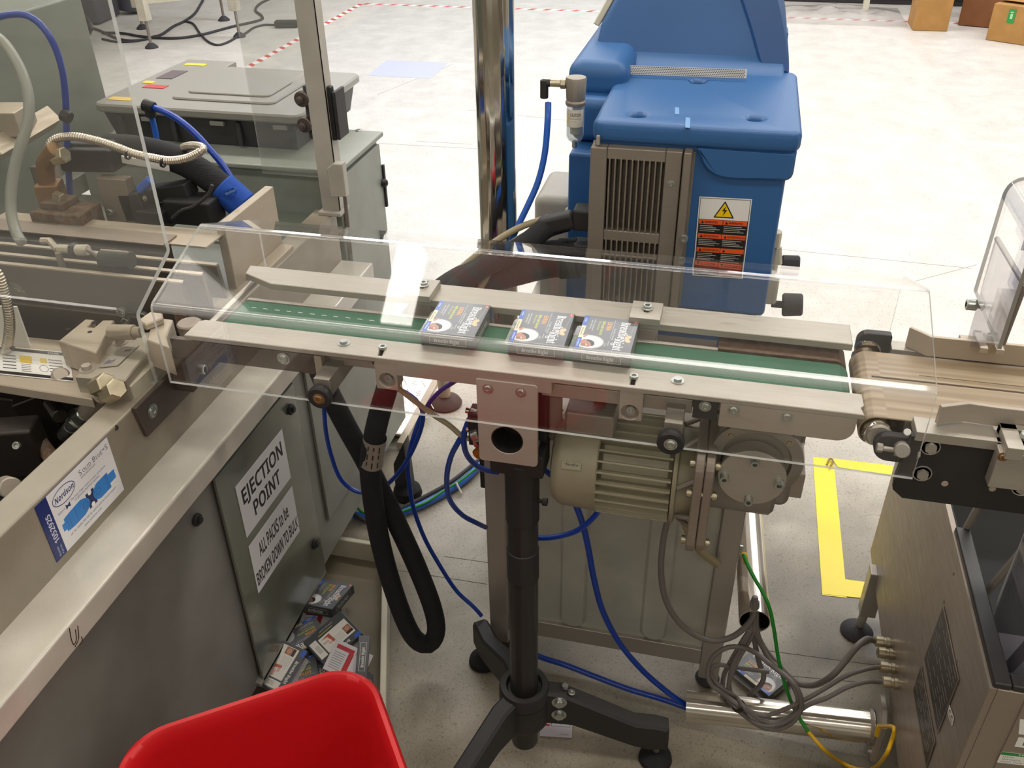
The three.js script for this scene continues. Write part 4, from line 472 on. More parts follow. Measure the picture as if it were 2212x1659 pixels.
{
  const t = thing('earth_wire', 'green and yellow earth wire from the stand leg to the console', 'cable', [0.3, 0.01, -1.2]);
  const a = [[0.1173, 0.4053, -1.295], [0.1255, 0.3964, -1.28], [0.1395, 0.3808, -1.265], [0.1582, 0.3606, -1.25], [0.1735, 0.3397, -1.235], [0.1874, 0.3001, -1.22], [0.2027, 0.245, -1.205], [0.2216, 0.1948, -1.19]], b = [...[[0.2496, 0.1267, -1.19], [0.2799, 0.0938, -1.17], [0.3116, 0.0761, -1.15]], ...[[0.3571, 0.006, -1.1819]], ...[[0.3859, 0.006, -1.1741], [0.4156, 0.006, -1.182]]], c = [...[[0.395, 0.172, -1.0882]], ...[[0.4, 0.205, -1.0978], [0.4, 0.2283, -1.1074]], [0.402, 0.135, -1.18]];
  part('green_length', cable([...a, ...b.slice(0, 2)], 0.0036), M.greenCable, t, 'green length'); part('yellow_length', cable([...b.slice(1), ...c], 0.0037), M.yellowCable, t, 'yellow length'); part('yellow_boot', rod([0.118, 0.4059, -1.297], [0.1247, 0.3878, -1.29], 0.0052), M.yellowCable, t); part('yellow_boot', rod([0.402, 0.135, -1.18], [0.402, 0.11, -1.178], 0.0055), M.yellowCable, t); part('lug', box(0.1085, 0.115, 0.395, 0.42, -1.303, -1.299, 0.0005), M.zinc, t);
}
// hoses of the blue unit, partly seen through the clear cover
hoseThing('air_hose', cable([[-0.3277, 1.1277, -1.62], [-0.3256, 1.0997, -1.6067], [-0.3277, 1.0435, -1.5933], [-0.3369, 0.9942, -1.58], [-0.3527, 0.9524, -1.5667], [-0.3716, 0.9096, -1.5533], [-0.3919, 0.8608, -1.54], [-0.4088, 0.8211, -1.5267], [-0.4175, 0.7816, -1.5133], [-0.4192, 0.7317, -1.5]], 0.006), M.airLight, 'blue air hose dropping from the air filter past the chrome pole');
{
  const t = thing('heated_hose', 'thick black insulated hose from the blue unit sloping down behind the guide bar', 'hose', [-0.45, 0.6, -1.5]);
  part('hose', cable([[-0.231, 0.8564, -1.56], [-0.303, 0.8564, -1.5367], [-0.3702, 0.8432, -1.5133], [-0.4377, 0.8261, -1.49], [-0.4972, 0.7917, -1.4667], [-0.5498, 0.7371, -1.4433], [-0.5863, 0.6615, -1.42]], 0.036, { sides: 20 }), M.hose, t); part('collar', rod([-0.2473, 0.8585, -1.55], [-0.292, 0.8522, -1.55], 0.039), M.rubber, t);
}
hoseThing('heated_hose', cable([[-0.28, 0.926, -1.56], [-0.3118, 0.9214, -1.5333], [-0.3368, 0.9047, -1.5067], [-0.3705, 0.8874, -1.48], [-0.4173, 0.8652, -1.4533], [-0.4602, 0.8309, -1.4267], [-0.4865, 0.7785, -1.4]], 0.02, { sides: 16 }), M.hose, 'black insulated hose bending from the upper plug of the blue unit');
for (const [k, pts] of [['upper', [[-0.3149, 0.9263, -1.57], [-0.3599, 0.9139, -1.55], [-0.396, 0.8966, -1.53], [-0.4277, 0.8759, -1.51], [-0.4596, 0.8512, -1.49], [-0.4967, 0.818, -1.47], [-0.5208, 0.7777, -1.45]]], ['lower', [[-0.3093, 0.9139, -1.565], [-0.3487, 0.9031, -1.54], [-0.379, 0.8877, -1.515], [-0.3955, 0.8728, -1.49], [-0.4122, 0.8409, -1.465], [-0.4338, 0.8026, -1.44]]]]) hoseThing('braided_cable', cable(pts, 0.0065), M.creamCable, k + ' of two grey braided cables leaving the black plug of the blue unit', 'cable');

// ---------------------------------------------------------------- the tan conveyor at the side
{
  const t = thing('side_conveyor', 'conveyor with a worn tan belt and black side plate', 'conveyor', [0.5, 0.8, -1.14]);
  const q = rrect(0.2135, 1.0, 0.859, 0.905, 0.0225); q.holes.push(new THREE.Path(rrect(0.216, 0.998, 0.8615, 0.9025, 0.02).getPoints(12))); const bg = prismZ(q, -1.226, -1.054, 0.0006); { const p = bg.attributes.position, u = bg.attributes.uv; for (let i = 0; i < p.count; i++) u.setXY(i, p.getX(i) * 0.25 + p.getY(i) * 0.3, p.getZ(i)); } part('belt', bg, M.tanBelt, t, 'worn tan belt');
  part('wear_line', box(0.235, 0.99, 0.9046, 0.9056, -1.1565, -1.153, 0.0003), STD({ color: 0x4c3c2c, roughness: 0.7 }), t, 'dark scored line'); part('wear_line', box(0.3, 0.99, 0.9046, 0.9054, -1.172, -1.1705, 0.0003), STD({ color: 0x6e5a42, roughness: 0.7 }), t);
  part('nose_roller', rod([0.2375, 0.882, -1.25], [0.2375, 0.882, -1.045], 0.0195), M.chrome, t); part('belt_bed', box(0.27, 0.98, 0.864, 0.901, -1.222, -1.058, 0.002), M.steel, t);
  const side = part('side_plate', prismZ([[0.272, 0.905], [0.2665, 0.83], [0.268, 0.815], [0.282, 0.803], [1.0, 0.803], [1.0, 0.912], [0.33, 0.912]], -1.03, -1.018, 0.001), M.black, t, 'black side plate');
  const wb = (p, r) => part('bolt', merge([hexBolt(p, [0, 0, 1], r, 0.005), rod(p, [p[0], p[1], p[2] + 0.0012], r * 1.55)]), M.steel, side); wb([0.2975, 0.8923, -1.018], 0.0078); wb([0.2971, 0.849, -1.018], 0.0078); wb([0.4179, 0.8473, -1.018], 0.0085);
  for (const p of [[0.3277, 0.8365, -1.018], [0.385, 0.8383, -1.018]]) part('drilled_hole', rod([p[0], p[1], p[2] - 0.001], [p[0], p[1], p[2] + 0.0004], 0.0045), M.tan, side);
  part('top_rail', box(0.276, 0.372, 0.9, 0.914, -1.052, -1.016, 0.001), M.alu, t); part('rivet', rod([0.2642, 0.914, -1.0123], [0.2636, 0.916, -1.0103], 0.0045), M.white, t); part('top_rail', box(0.372, 1.0, 0.898, 0.912, -1.05, -1.018, 0.001), M.steel, t);
  const eb = part('end_bracket', prismZ(rrect(0.2335, 0.33, 0.852, 0.893, [0.021, 0.004, 0, 0.016]), -1.042, -1.03, 0.001), M.greyRubber, t); part('roller_cap', rod([0.2395, 0.882, -1.047], [0.2395, 0.882, -1.0415], 0.017), M.steel, eb);
  part('tension_screw', merge([rod([0.2348, 0.8783, -1.022], [0.2875, 0.8764, -1.022], 0.0036), rod([0.2348, 0.8783, -1.022], [0.2428, 0.8781, -1.022], 0.0062, 0.0062, 6), rod([0.2571, 0.8782, -1.022], [0.2611, 0.8781, -1.022], 0.0085, 0.0085, 6), rod([0.2847, 0.8767, -1.022], [0.2886, 0.8766, -1.022], 0.0075, 0.0075, 6)]), M.steel, eb); part('axle_end', rod([0.2672, 0.8777, -1.03], [...[0.2633, 0.8874, -1.008]], 0.0098, 0.0098, 24), M.steel, eb);
  part('far_bracket', prismZ(rrect(0.222, 0.27, 0.888, 0.922, [0, 0, 0.004, 0.016]), -1.262, -1.248, 0.001), M.black, t); part('roller_cap', rod([0.238, 0.896, -1.247], [0.238, 0.896, -1.236], 0.019), M.chrome, t); part('far_rail', box(0.27, 1.0, 0.88, 0.907, -1.262, -1.235, 0.001), M.alu, t); part('rivet', rod([0.296, 0.907, -1.25], [0.296, 0.909, -1.25], 0.0035), M.white, t);
  part('near_guide', prismY([[0.3, -1.04], [0.3355, -1.055], [0.37, -1.053], [1.0, -1.053], [1.0, -1.047], [0.37, -1.047], [0.336, -1.049], [0.302, -1.034]], 0.916, 0.944, 0.0006), M.taupe, t); part('far_guide', prismY([[0.292, -1.25], [0.318, -1.229], [1.0, -1.229], [1.0, -1.223], [0.3155, -1.223], [0.289, -1.246]], 0.908, 0.94, 0.0006), M.tan, t);
  for (const p of [[0.4021, 0.8928, -1.223], [0.4164, 0.8947, -1.223]]) part('screw', washerScrew(p, [0, 0, 1], 0.004), M.steel, t);
  { const b = part('guide_clamp', merge([box(0.371, 0.5, 0.855, 0.91, -1.018, -0.998, 0.0015), box(0.376, 0.396, 0.905, 0.923, -1.046, -0.992, 0.001), box(0.41, 0.43, 0.905, 0.923, -1.046, -0.992, 0.001), box(0.376, 0.43, 0.905, 0.923, -1.046, -1.034, 0.001)]), M.alu, t); part('screw', socketScrew([0.403, 0.921, -1.02], [0, 1, 0], 0.008, 0.008), M.zinc, b); part('screw', washerScrew([0.3765, 0.9043, -0.998], [0, 0, 1], 0.005), M.copperish, b); }
  { const b = part('guide_clamp', merge([box(0.358, 0.422, 0.908, 0.935, -1.25, -1.231, 0.0015), box(0.376, 0.387, 0.935, 0.943, -1.252, -1.2, 0.001), box(0.397, 0.408, 0.935, 0.943, -1.252, -1.2, 0.001), box(0.376, 0.408, 0.935, 0.943, -1.252, -1.244, 0.001)]), M.tan, t); part('screw', socketScrew([0.392, 0.942, -1.232], [0, 1, 0], 0.006, 0.008), M.zinc, b); }
}
{
  const t = thing('side_cover', 'clear tunnel cover with smoked lower panel over the tan conveyor', 'cover', [0.5, 0.93, -1.1]);
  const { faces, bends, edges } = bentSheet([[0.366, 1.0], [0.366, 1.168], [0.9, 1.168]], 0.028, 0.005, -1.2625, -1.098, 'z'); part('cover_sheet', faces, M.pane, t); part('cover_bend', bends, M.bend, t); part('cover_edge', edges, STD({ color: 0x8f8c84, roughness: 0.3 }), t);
  part('lower_panel', prismX([[-1.2425, 0.918], [-1.2565, 1.083], [-1.1, 1.09], [-1.108, 1.003]], 0.369, 0.374, 0.0006), M.smoke, t); part('panel_edge', merge([cable([[0.3715, 1.083, -1.2565], [0.3715, 1.09, -1.1]], 0.0035, { seg: 2 }), cable([[0.3715, 1.09, -1.1], [0.3715, 1.003, -1.108]], 0.0035, { seg: 2 })]), M.darkSteel, t); part('clamp_screw', merge([rod([0.352, 0.99, -1.237], [0.382, 0.99, -1.237], 0.0045), rod([0.352, 0.99, -1.237], [0.366, 0.99, -1.237], 0.008)]), M.zinc, t);
  part('far_panel', box(0.374, 0.9, 0.955, 1.16, -1.26, -1.256, 0.0005), M.pane, t); part('frosted_label', box(0.404, 0.5, 1.07, 1.13, -1.2545, -1.2535, 0.0003), STD({ color: 0xc2cbd4, roughness: 0.4 }), t);
}
// ---------------------------------------------------------------- control console below it
{
  const t = thing('control_console', 'brown stainless console with black engraved plates and brass cable glands', 'console', [0.7, 0.15, -1.25]);
  const cm = metal(0x9c9083, 0.5, 0.45); const side = part('side_panel', prismX([[-1.638, 0.156], [-0.896, 0.156], [-0.896, 0.603], [-1.638, 0.603]], 0.42, 0.43, 0.001), cm, t);
  part('front_panel', box(0.43, 1.1, 0.156, 0.603, -0.905, -0.896, 0.001), cm, t); part('door', box(0.4655, 1.1, 0.17, 0.596, -0.8965, -0.8935, 0.001), cm, t); part('back_panel', box(0.43, 1.1, 0.156, 0.603, -1.638, -1.628, 0.001), cm, t); part('bottom_panel', box(0.43, 1.1, 0.156, 0.166, -1.628, -0.905, 0.001), cm, t);
  part('window_frame', merge([box(0.424, 0.447, 0.595, 0.612, -1.21, -0.898, 0.003), box(0.447, 1.1, 0.595, 0.612, -0.921, -0.898, 0.003)]), M.blackSatin, t, 'black rubber window frame'); part('well', merge([box(0.432, 1.1, 0.4, 0.41, -1.6, -0.91, 0.001), box(0.431, 0.436, 0.41, 0.595, -1.6, -0.91, 0.001), box(0.432, 1.1, 0.41, 0.59, -0.912, -0.907, 0.001)]), M.voidBlack, t);
  part('inner_strut', rod([0.452, 0.56, -1.1], [0.52, 0.76, -1.12], 0.006, 0.006, 6), M.cast, t); part('inner_strut', rod([0.44, 0.6, -1.21], [0.46, 0.72, -1.22], 0.006, 0.006, 6), M.cast, t);
  part('inner_case', merge([prismX([[-1.01, 0.535], [-1.075, 0.54], [-1.08, 0.75], [-0.92, 0.75], [-0.925, 0.535]], 0.468, 0.472, 0.0006)]), M.smoke, t); part('case_rod', rod([0.476, 0.545, -0.99], [0.512, 0.66, -1.0], 0.008), PHY({ color: 0x6a6068, roughness: 0.3 }), t); part('case_floor', box(0.47, 1.0, 0.528, 0.534, -1.07, -0.925, 0.001), STD({ color: 0x5c5a5e, roughness: 0.4 }), t); part('case_edge', cable([[0.47, 0.54, -1.01], [0.47, 0.542, -1.075], [0.47, 0.75, -1.082]], 0.002, { seg: 24 }), M.edge, t);
  const plate = (w, h, rows, seedv) => canvasTex(w, h, (x) => { x.fillStyle = '#2a2624'; x.fillRect(0, 0, w, h); x.strokeStyle = '#8a7d70'; x.lineWidth = 4; x.strokeRect(3, 3, w - 6, h - 6); x.fillStyle = '#8d837a'; let k = seedv; for (let r = 0; r < rows; r++) { let X = 14; const y = 16 + r * (h - 30) / rows; while (X < w - 40) { k = (k * 1103515245 + 12345) & 0x7fffffff; const L = 16 + k % 60; if (k % 7 > 1) x.fillRect(X, y, Math.min(L, w - 20 - X), 5); X += L + 12; } } });
  part('engraved_plate', sheet([0.4195, 0.5102, -1.133], [0.4195, 0.51, -0.9855], [0.4195, 0.3834, -1.1331], 0.001, 0.0006), STD({ map: plate(320, 256, 11, 5), roughness: 0.35, metalness: 0.4 }), side, 'black engraved plate'); part('engraved_plate', sheet([0.4195, 0.3623, -1.1362], [0.4195, 0.3672, -0.982], [0.4195, 0.3026, -1.132], 0.001, 0.0006), STD({ map: plate(320, 128, 6, 9), roughness: 0.35, metalness: 0.4 }), side, 'narrow black engraved plate');
  part('conformity_label', sheet([0.4195, 0.4537, -0.985], [0.4195, 0.4615, -0.9552], [0.4195, 0.4403, -0.9811], 0.0005, 0.0006), STD({ roughness: 0.4, map: canvasTex(128, 72, (x, w, h) => { x.fillStyle = '#d8d4cc'; x.fillRect(0, 0, w, h); x.strokeStyle = '#222'; x.lineWidth = 8; x.beginPath(); x.arc(46, 36, 22, 0.9, 5.4); x.stroke(); x.beginPath(); x.arc(98, 36, 22, 0.9, 5.4); x.stroke(); x.beginPath(); x.moveTo(76, 36); x.lineTo(94, 36); x.stroke(); }) }), side, 'white CE label');
  for (const p of [[0.42, 0.5731, -1.1399], [0.42, 0.5121, -1.1394], [0.42, 0.5151, -1.0165]]) part('rivet', rod(p, [p[0] - 0.001, p[1], p[2]], 0.0025), M.darkSteel, side);
  for (const [y, z] of [[0.2175, -1.3125], [0.224, -1.278], [0.225, -1.243], [0.2285, -1.2055]]) part('cable_gland', turned([[0, 0], [0.0085, 0], [0.009, 0.004], [0.0108, 0.005], [0.0108, 0.011], [0.0092, 0.012], [0.0092, 0.016], [0.0108, 0.017], [0.0104, 0.03], [0.008, 0.032], [0.0055, 0.032], [0.0055, 0.02], [0, 0.02]], [0.4205, y, z], [-1, 0, 0], 14), M.brass, t, 'brass cable gland');
  // white labels on the door
  part('door_label', sheet([0.4684, 0.5572, -0.8935], [0.521, 0.5644, -0.8935], [0.4748, 0.5274, -0.8935], 0.0003), M.white, t); part('door_label', sheet([0.4766, 0.5209, -0.8935], [0.5322, 0.5265, -0.8935], [0.4769, 0.5006, -0.8935], 0.0003), STD({ roughness: 0.5, map: canvasTex(128, 48, (x, w, h) => { x.fillStyle = '#ecebe6'; x.fillRect(0, 0, w, h); x.fillStyle = '#333'; for (let i = 0; i < 8; i++) x.fillRect(20 + i * 7, 12, 3 + i % 3, 26); }) }), t);
  part('test_label', sheet([0.4651, 0.4853, -0.8935], [0.5415, 0.4949, -0.8935], [0.4649, 0.461, -0.8935], 0.0003), STD({ roughness: 0.5, map: canvasTex(256, 128, (x, w, h) => { x.fillStyle = '#e8e9e0'; x.fillRect(0, 0, w, h); x.fillStyle = '#2f8a40'; x.fillRect(0, 0, w, 34); x.fillStyle = '#e8f0e8'; x.font = 'bold 24px sans-serif'; x.fillText('TESTED', 70, 26); x.fillStyle = '#5a5a56'; x.font = '20px sans-serif'; x.fillText('DATE', 12, 60); x.fillText('INITIALS', 12, 88); x.fillText('NEXT DUE', 12, 116); }) }), t, 'green and white test label');
  // levelling leg at the far corner and the ones near the front
  const legs = [[0.412, -1.536], [0.98, -1.5], [0.98, -1.02], [0.5, -0.97]]; for (const [x, z] of legs) { const l = part('leg', merge([tbox([x + 0.012, 0.12, z - 0.012], 0.034, 0.13, 0.034, [0, 0, 0], 0.002), rod([x + 0.003, 0.012, z - 0.003], [x + 0.008, 0.07, z - 0.006], 0.0095)]), M.steel, t); part('foot_disc', turned([[0, 0], [0.034, 0], [0.036, 0.004], [0.03, 0.012], [0.014, 0.02], [0, 0.022]], [x, 0, z], [0, 1, 0], 36), M.greyRubber, l); }
}

// ---------------------------------------------------------------- the packing machine at the side
const SOLID = canvasTex(800, 500, (x, w, h) => {
  x.fillStyle = '#eeedf0'; x.fillRect(0, 0, w, h); x.fillStyle = '#1f2f70'; x.fillRect(0, 0, 112, h);
  x.save(); x.translate(84, 492); x.rotate(-Math.PI / 2); x.fillStyle = '#d8dcec'; x.font = '24px sans-serif'; x.fillText('Reorder', 8, -26); x.fillText('Part no.', 8, 4); x.font = 'bold 64px sans-serif'; x.fillText('1052925', 120, 6); x.restore();
  x.strokeStyle = '#26356a'; x.lineWidth = 6; x.beginPath(); x.ellipse(260, 96, 118, 62, 0, 0, 6.3); x.stroke(); x.fillStyle = '#26356a'; x.font = 'italic bold 62px sans-serif'; x.fillText('Nordson', 158, 117, 206);
  x.fillStyle = '#1c1e34'; x.font = '58px sans-serif'; x.fillText('S', 440, 86); x.fillText('B', 596, 86); x.fillText('S', 748, 86); x.font = '44px sans-serif'; x.fillText('OLID', 480, 86, 112); x.fillText('LUE™', 636, 86, 108); x.font = '24px sans-serif'; x.fillText('GUN MODULES', 446, 114); 
  x.fillStyle = '#26356a'; x.font = '26px sans-serif'; x.fillText('Saturn', 150, 206, 80); x.beginPath(); x.moveTo(236, 180); x.lineTo(258, 194); x.lineTo(282, 180); x.lineTo(282, 222); x.lineTo(258, 208); x.lineTo(236, 222); x.fill(); x.font = '23px sans-serif'; x.fillText('The Easy Clean insert is your assurance', 292, 194, 440); x.fillText('of genuine Nordson quality', 330, 220, 330);
  x.fillStyle = '#1e2c66'; x.fillRect(430, 250, 90, 130); x.fillStyle = '#2a86dc'; x.beginPath(); x.moveTo(150, 290); x.lineTo(180, 290); x.lineTo(180, 262); x.lineTo(250, 252); x.lineTo(370, 246); x.quadraticCurveTo(452, 270, 452, 318); x.quadraticCurveTo(440, 370, 370, 384); x.lineTo(250, 384); x.lineTo(180, 372); x.lineTo(180, 350); x.lineTo(150, 350); x.fill();
  x.beginPath(); x.moveTo(500, 318); x.quadraticCurveTo(506, 262, 566, 246); x.lineTo(690, 246); x.lineTo(690, 270); x.lineTo(764, 272); x.lineTo(764, 348); x.lineTo(690, 350); x.lineTo(690, 384); x.lineTo(566, 384); x.quadraticCurveTo(506, 372, 500, 318); x.fill();
  x.strokeStyle = '#1d5fa8'; x.lineWidth = 4; for (const X of [206, 232, 300, 660, 676]) { x.beginPath(); x.moveTo(X, 254); x.lineTo(X, 380); x.stroke(); } x.beginPath(); x.arc(404, 316, 26, 0, 6.3); x.stroke(); x.beginPath(); x.arc(556, 316, 26, 0, 6.3); x.stroke(); x.fillStyle = '#fff'; x.beginPath(); x.arc(474, 262, 20, 0, 6.3); x.arc(474, 368, 20, 0, 6.3); x.fill();
  x.fillStyle = '#26356a'; x.font = '24px sans-serif'; x.fillText('UK Tel: 00000 000 000 for spares and technical support', 190, 424, 540); x.fillText('www.nordson.com', 330, 462);
});
const signTex = (w, h, lines) => canvasTex(w, h, (x) => { x.fillStyle = '#ecebee'; x.fillRect(0, 0, w, h); x.fillStyle = '#141416'; x.textAlign = 'center'; for (const [s, y, px, font, mw] of lines) { x.font = px + 'px ' + font; x.lineWidth = px * 0.055; x.strokeStyle = '#141416'; x.lineJoin = 'round'; x.strokeText(s, w / 2, y, mw); x.fillText(s, w / 2, y, mw); } });
{
  const t = thing('packing_machine', 'beige and grey-green packing machine frame with ejection point sign and hazy guards', 'machine', [-1.2, 0, -1.3]);
  const beam = part('upper_beam', box(-0.89, -0.84, 0.69, 0.821, -1.76, -0.2, 0.004), M.beige, t); part('ledge_beam', box(-0.875, -0.764, 0.655, 0.7, -1.76, -0.2, 0.005), M.beigeLedgeLit, t);
  part('parts_sticker', sheet([-0.84, 0.8155, -0.7335], [-0.84, 0.8165, -0.8935], [-0.84, 0.7145, -0.7345], 0.0006, 0.0004), PHY({ map: SOLID, roughness: 0.3 }), beam, 'white and blue parts sticker');
  part('drilled_hole', rod([-0.8405, 0.8153, -0.9181], [-0.8395, 0.8163, -0.917], 0.004), M.voidBlack, beam);
  for (const pts of [[[-0.7635, 0.6953, -0.6484], [-0.7635, 0.6789, -0.6449], [-0.7635, 0.6667, -0.6453], [-0.7635, 0.6708, -0.652], [-0.7635, 0.6843, -0.6561]], [[-0.7635, 0.6854, -0.6615], [-0.7635, 0.6684, -0.6558], [-0.7635, 0.6622, -0.6453]], [[-0.7635, 0.6657, -0.6606], [-0.7635, 0.6582, -0.6593], [-0.7635, 0.6572, -0.6529]]]) part('pen_scribble', cable(pts, 0.0006, { sides: 5, seg: 16 }), STD({ color: 0x3a241c, roughness: 0.8 }), beam);
  part('lower_panel', box(-0.812, -0.802, 0.09, 0.66, -1.06, -0.2, 0.001), M.panelGrey, t, 'grey satin lower panel'); part('rear_panel', box(-0.812, -0.801, 0.1, 0.66, -1.78, -1.06, 0.001), M.greyGreen, t); part('rear_brace', box(-0.8, -0.794, 0.2, 0.62, -1.6, -1.42, 0.001), M.greyGreen, t);
  const ej = part('ejection_panel', prismX([[-1.047, 0.62], [-1.042, 0.088], [-1.36, 0.103], [-1.36, 0.62]], -0.796, -0.79, 0.001), M.poly, t, 'grey-green panel carrying the ejection signs');
  part('ejection_sign', sheet([-0.79, 0.5649, -1.0962], [-0.79, 0.56, -1.285], [-0.79, 0.4429, -1.0949], 0.0005, 0.0006), STD({ roughness: 0.5, map: signTex(720, 420, [['EJECTION', 180, 150, 'bold monospace', 660], ['POINT', 350, 150, 'bold monospace', 420]]) }), ej, 'white EJECTION POINT sign');
  part('bulk_sign', sheet([-0.79, 0.4212, -1.0942], [-0.79, 0.4167, -1.2823], [-0.79, 0.3005, -1.0907], 0.0005, 0.0006), STD({ roughness: 0.5, map: signTex(720, 300, [['ALL PACKS to be', 130, 104, 'bold sans-serif', 480], ['BROKEN DOWN TO BULK', 262, 100, 'bold sans-serif', 690]]) }), ej, 'white sign about packs broken down to bulk');
  for (const [p, par] of [[[-0.8, 0.5823, -0.9857], t], [[-0.789, 0.5782, -1.3269], ej], [[-0.789, 0.2157, -1.3252], ej]]) part('panel_bolt', merge([rod(p, [p[0] + 0.006, p[1], p[2]], 0.0115), hexBolt([p[0] + 0.006, p[1], p[2]], [1, 0, 0], 0.006, 0.004, false)]), M.black, par);
  part('lower_hem', box(-0.81, -0.79, 0.095, 0.105, -1.36, -1.03, 0.002), M.greyGreen, t);
  // rear housing with its door, lid and lock
  part('housing', box(-1.5, -0.842, 0.05, 0.896, -2.04, -1.79, 0.003), M.cabinetGreen, t); part('housing_lid', box(-1.5, -0.83, 0.896, 0.908, -2.06, -1.775, 0.004), M.cabinetGreen, t);
  { const d = part('housing_door', box(-0.842, -0.833, 0.06, 0.885, -2.035, -1.8, 0.003), M.cabinetGreen, t); const k = [-0.833, 0.7865, -2.0285]; part('lock', merge([rod(k, [k[0] + 0.012, k[1], k[2]], 0.011, 0.009), rod([k[0] + 0.012, k[1], k[2]], [k[0] + 0.014, k[1], k[2]], 0.005)]), M.black, d); part('hinge_strip', box(-0.835, -0.828, 0.72, 0.83, -2.043, -2.034, 0.001), M.greyRubber, d); }
  part('lid_screw', washerScrew([-0.892, 0.908, -2.0529], [0, 1, 0], 0.008), M.zinc, t); part('lid_block', box(-0.875, -0.835, 0.905, 0.925, -1.8, -1.775, 0.003), M.post, t);
  part('deck', box(-2.3, -0.89, 0.775, 0.795, -1.79, -1.25, 0.002), M.shadedGreen, t); part('deck_trim', box(-1.5, -0.9, 0.795, 0.8, -1.6, -1.594, 0.001), M.cabinetGreen, t); part('tall_housing', box(-2.4, -1.56, 0.78, 1.21, -2.02, -1.0, 0.006), M.shadedGreen, t); part('deck_step', box(-2.3, -1.52, 0.795, 0.84, -2.0, -1.7, 0.003), M.cabinetGreen, t);  // deck and tall housing: cabinet green darkened against the light falling on them
  for (const [a, b] of [[[-1.7153, 0.842, -1.8412], [-1.8206, 0.842, -2.2503]], [[-1.7563, 0.845, -1.902], [-1.7963, 0.845, -2.2085]]]) part('deck_edge', rod(a, b, 0.0035, 0.0035, 8), M.cabinetGreen, t);
  // steel post with its clamp block, latch and pane
  const post = part('post', merge([box(-0.8625, -0.8215, 0.822, 2.3, -1.745, -1.738, 0.001), box(-0.8275, -0.8215, 0.822, 2.3, -1.775, -1.738, 0.001), box(-0.868, -0.815, 0.821, 0.829, -1.778, -1.725, 0.001)]), M.post, t, 'tall grey angle post');
  part('clamp_block', merge([box(-0.876, -0.812, 0.985, 1.098, -1.765, -1.748, 0.003), box(-0.808, -0.8, 0.99, 1.09, -1.79, -1.74, 0.002)]), M.black, post); for (const p of [[-0.8757, 1.073, -1.735], [-0.8777, 1.0185, -1.735]]) part('clamp_bolt', merge([rod([p[0], p[1], p[2] - 0.012], [p[0], p[1], p[2]], 0.0165, 0.0165, 28), rod(p, [p[0], p[1], p[2] + 0.012], 0.0075), hexBolt([p[0], p[1], p[2] + 0.01], [0, 0, 1], 0.006, 0.005, false)]), M.bracketDark, post);
  part('latch_plate', prismZ([[-0.822, 0.94], [-0.806, 0.952], [-0.785, 0.952], [-0.785, 0.88], [-0.82, 0.876]], -1.722, -1.7, 0.002), M.post, post); part('latch_rod', rod([-0.797, 0.74, -1.715], [-0.7935, 0.89, -1.715], 0.0045), M.darkSteel, post);
  part('hazy_pane', box(-1.0, -0.863, 0.9, 2.2, -1.7525, -1.7475, 0.0005), M.haze, t, 'hazy plastic guard pane');
  // tall stainless plate with a bright top edge
  part('upright_plate', box(-0.892, -0.874, 0.81, 0.95, -1.56, -1.36, 0.002), M.tan, t, 'upright stainless plate'); part('plate_foot', box(-0.874, -0.845, 0.8, 0.83, -1.55, -1.4, 0.002), M.tan, t);
  part('interior_shade', merge([box(-2.0, -0.895, 0.55, 0.56, -1.25, -0.2, 0.002), box(-2.0, -0.895, 0.56, 0.78, -1.256, -1.246, 0.002)]), M.voidBlack, t, 'interior floor and wall blackened to imitate deep shade');  // near-black floor and wall paint in the shade of the machine interior
}
{
  const t = thing('machine_guard', 'large clear bent guard with a frosted edge in front of the machine interior', 'guard', [-1.5, 0.825, -1.1]);
  const { faces, bends, edges } = bentSheet([[-1.032, 0.822], [-1.032, 0.947], [-1.141, 1.002], [-1.152, 1.9]], 0.008, 0.0085, -2.3, -0.841); part('guard_sheet', faces, M.veil, t); part('guard_bend', bends, M.veil, t); part('guard_edge', edges, M.edge, t);
}
{
  const t = thing('guide_rails', 'three long dark rails leading packs out of the machine', 'rails', [-1.2, 0.83, -1.2]);
  for (const [x1, z, y0] of [[-0.8274, -1.244, 0.868], [-0.8335, -1.206, 0.85], [-0.8511, -1.1725, 0.83]]) { const r = part('rail', prismZ([[-2.2, y0], [x1 + 0.006, y0], [x1, 0.93], [-2.2, 0.93]], z - 0.0045, z + 0.0045, 0.0008), M.railShade, t); part('rail_cap', box(-2.2, x1 - 0.001, 0.929, 0.9325, z - 0.0045, z + 0.0045, 0.0008), M.tan, r); }  // rail colour darkened to imitate the dark reflections on its sides
  part('rust_pad', box(-0.875, -0.856, 0.83, 0.89, -1.168, -1.16, 0.001), M.rusty, t); part('front_apron', box(-2.2, -0.9, 0.795, 0.862, -1.163, -1.156, 0.001), M.railShade, t); part('floor_plate', box(-2.2, -0.84, 0.835, 0.845, -1.24, -1.17, 0.001), M.railShade, t);
  for (const p of [[-0.969, 0.8715, -1.156], [-0.9662, 0.8529, -1.156], [-0.9285, 0.8672, -1.156], [-0.9293, 0.8509, -1.156]]) part('bolt', socketScrew(p, [0, 0, 1], 0.0085, 0.008), M.zinc, t);
}

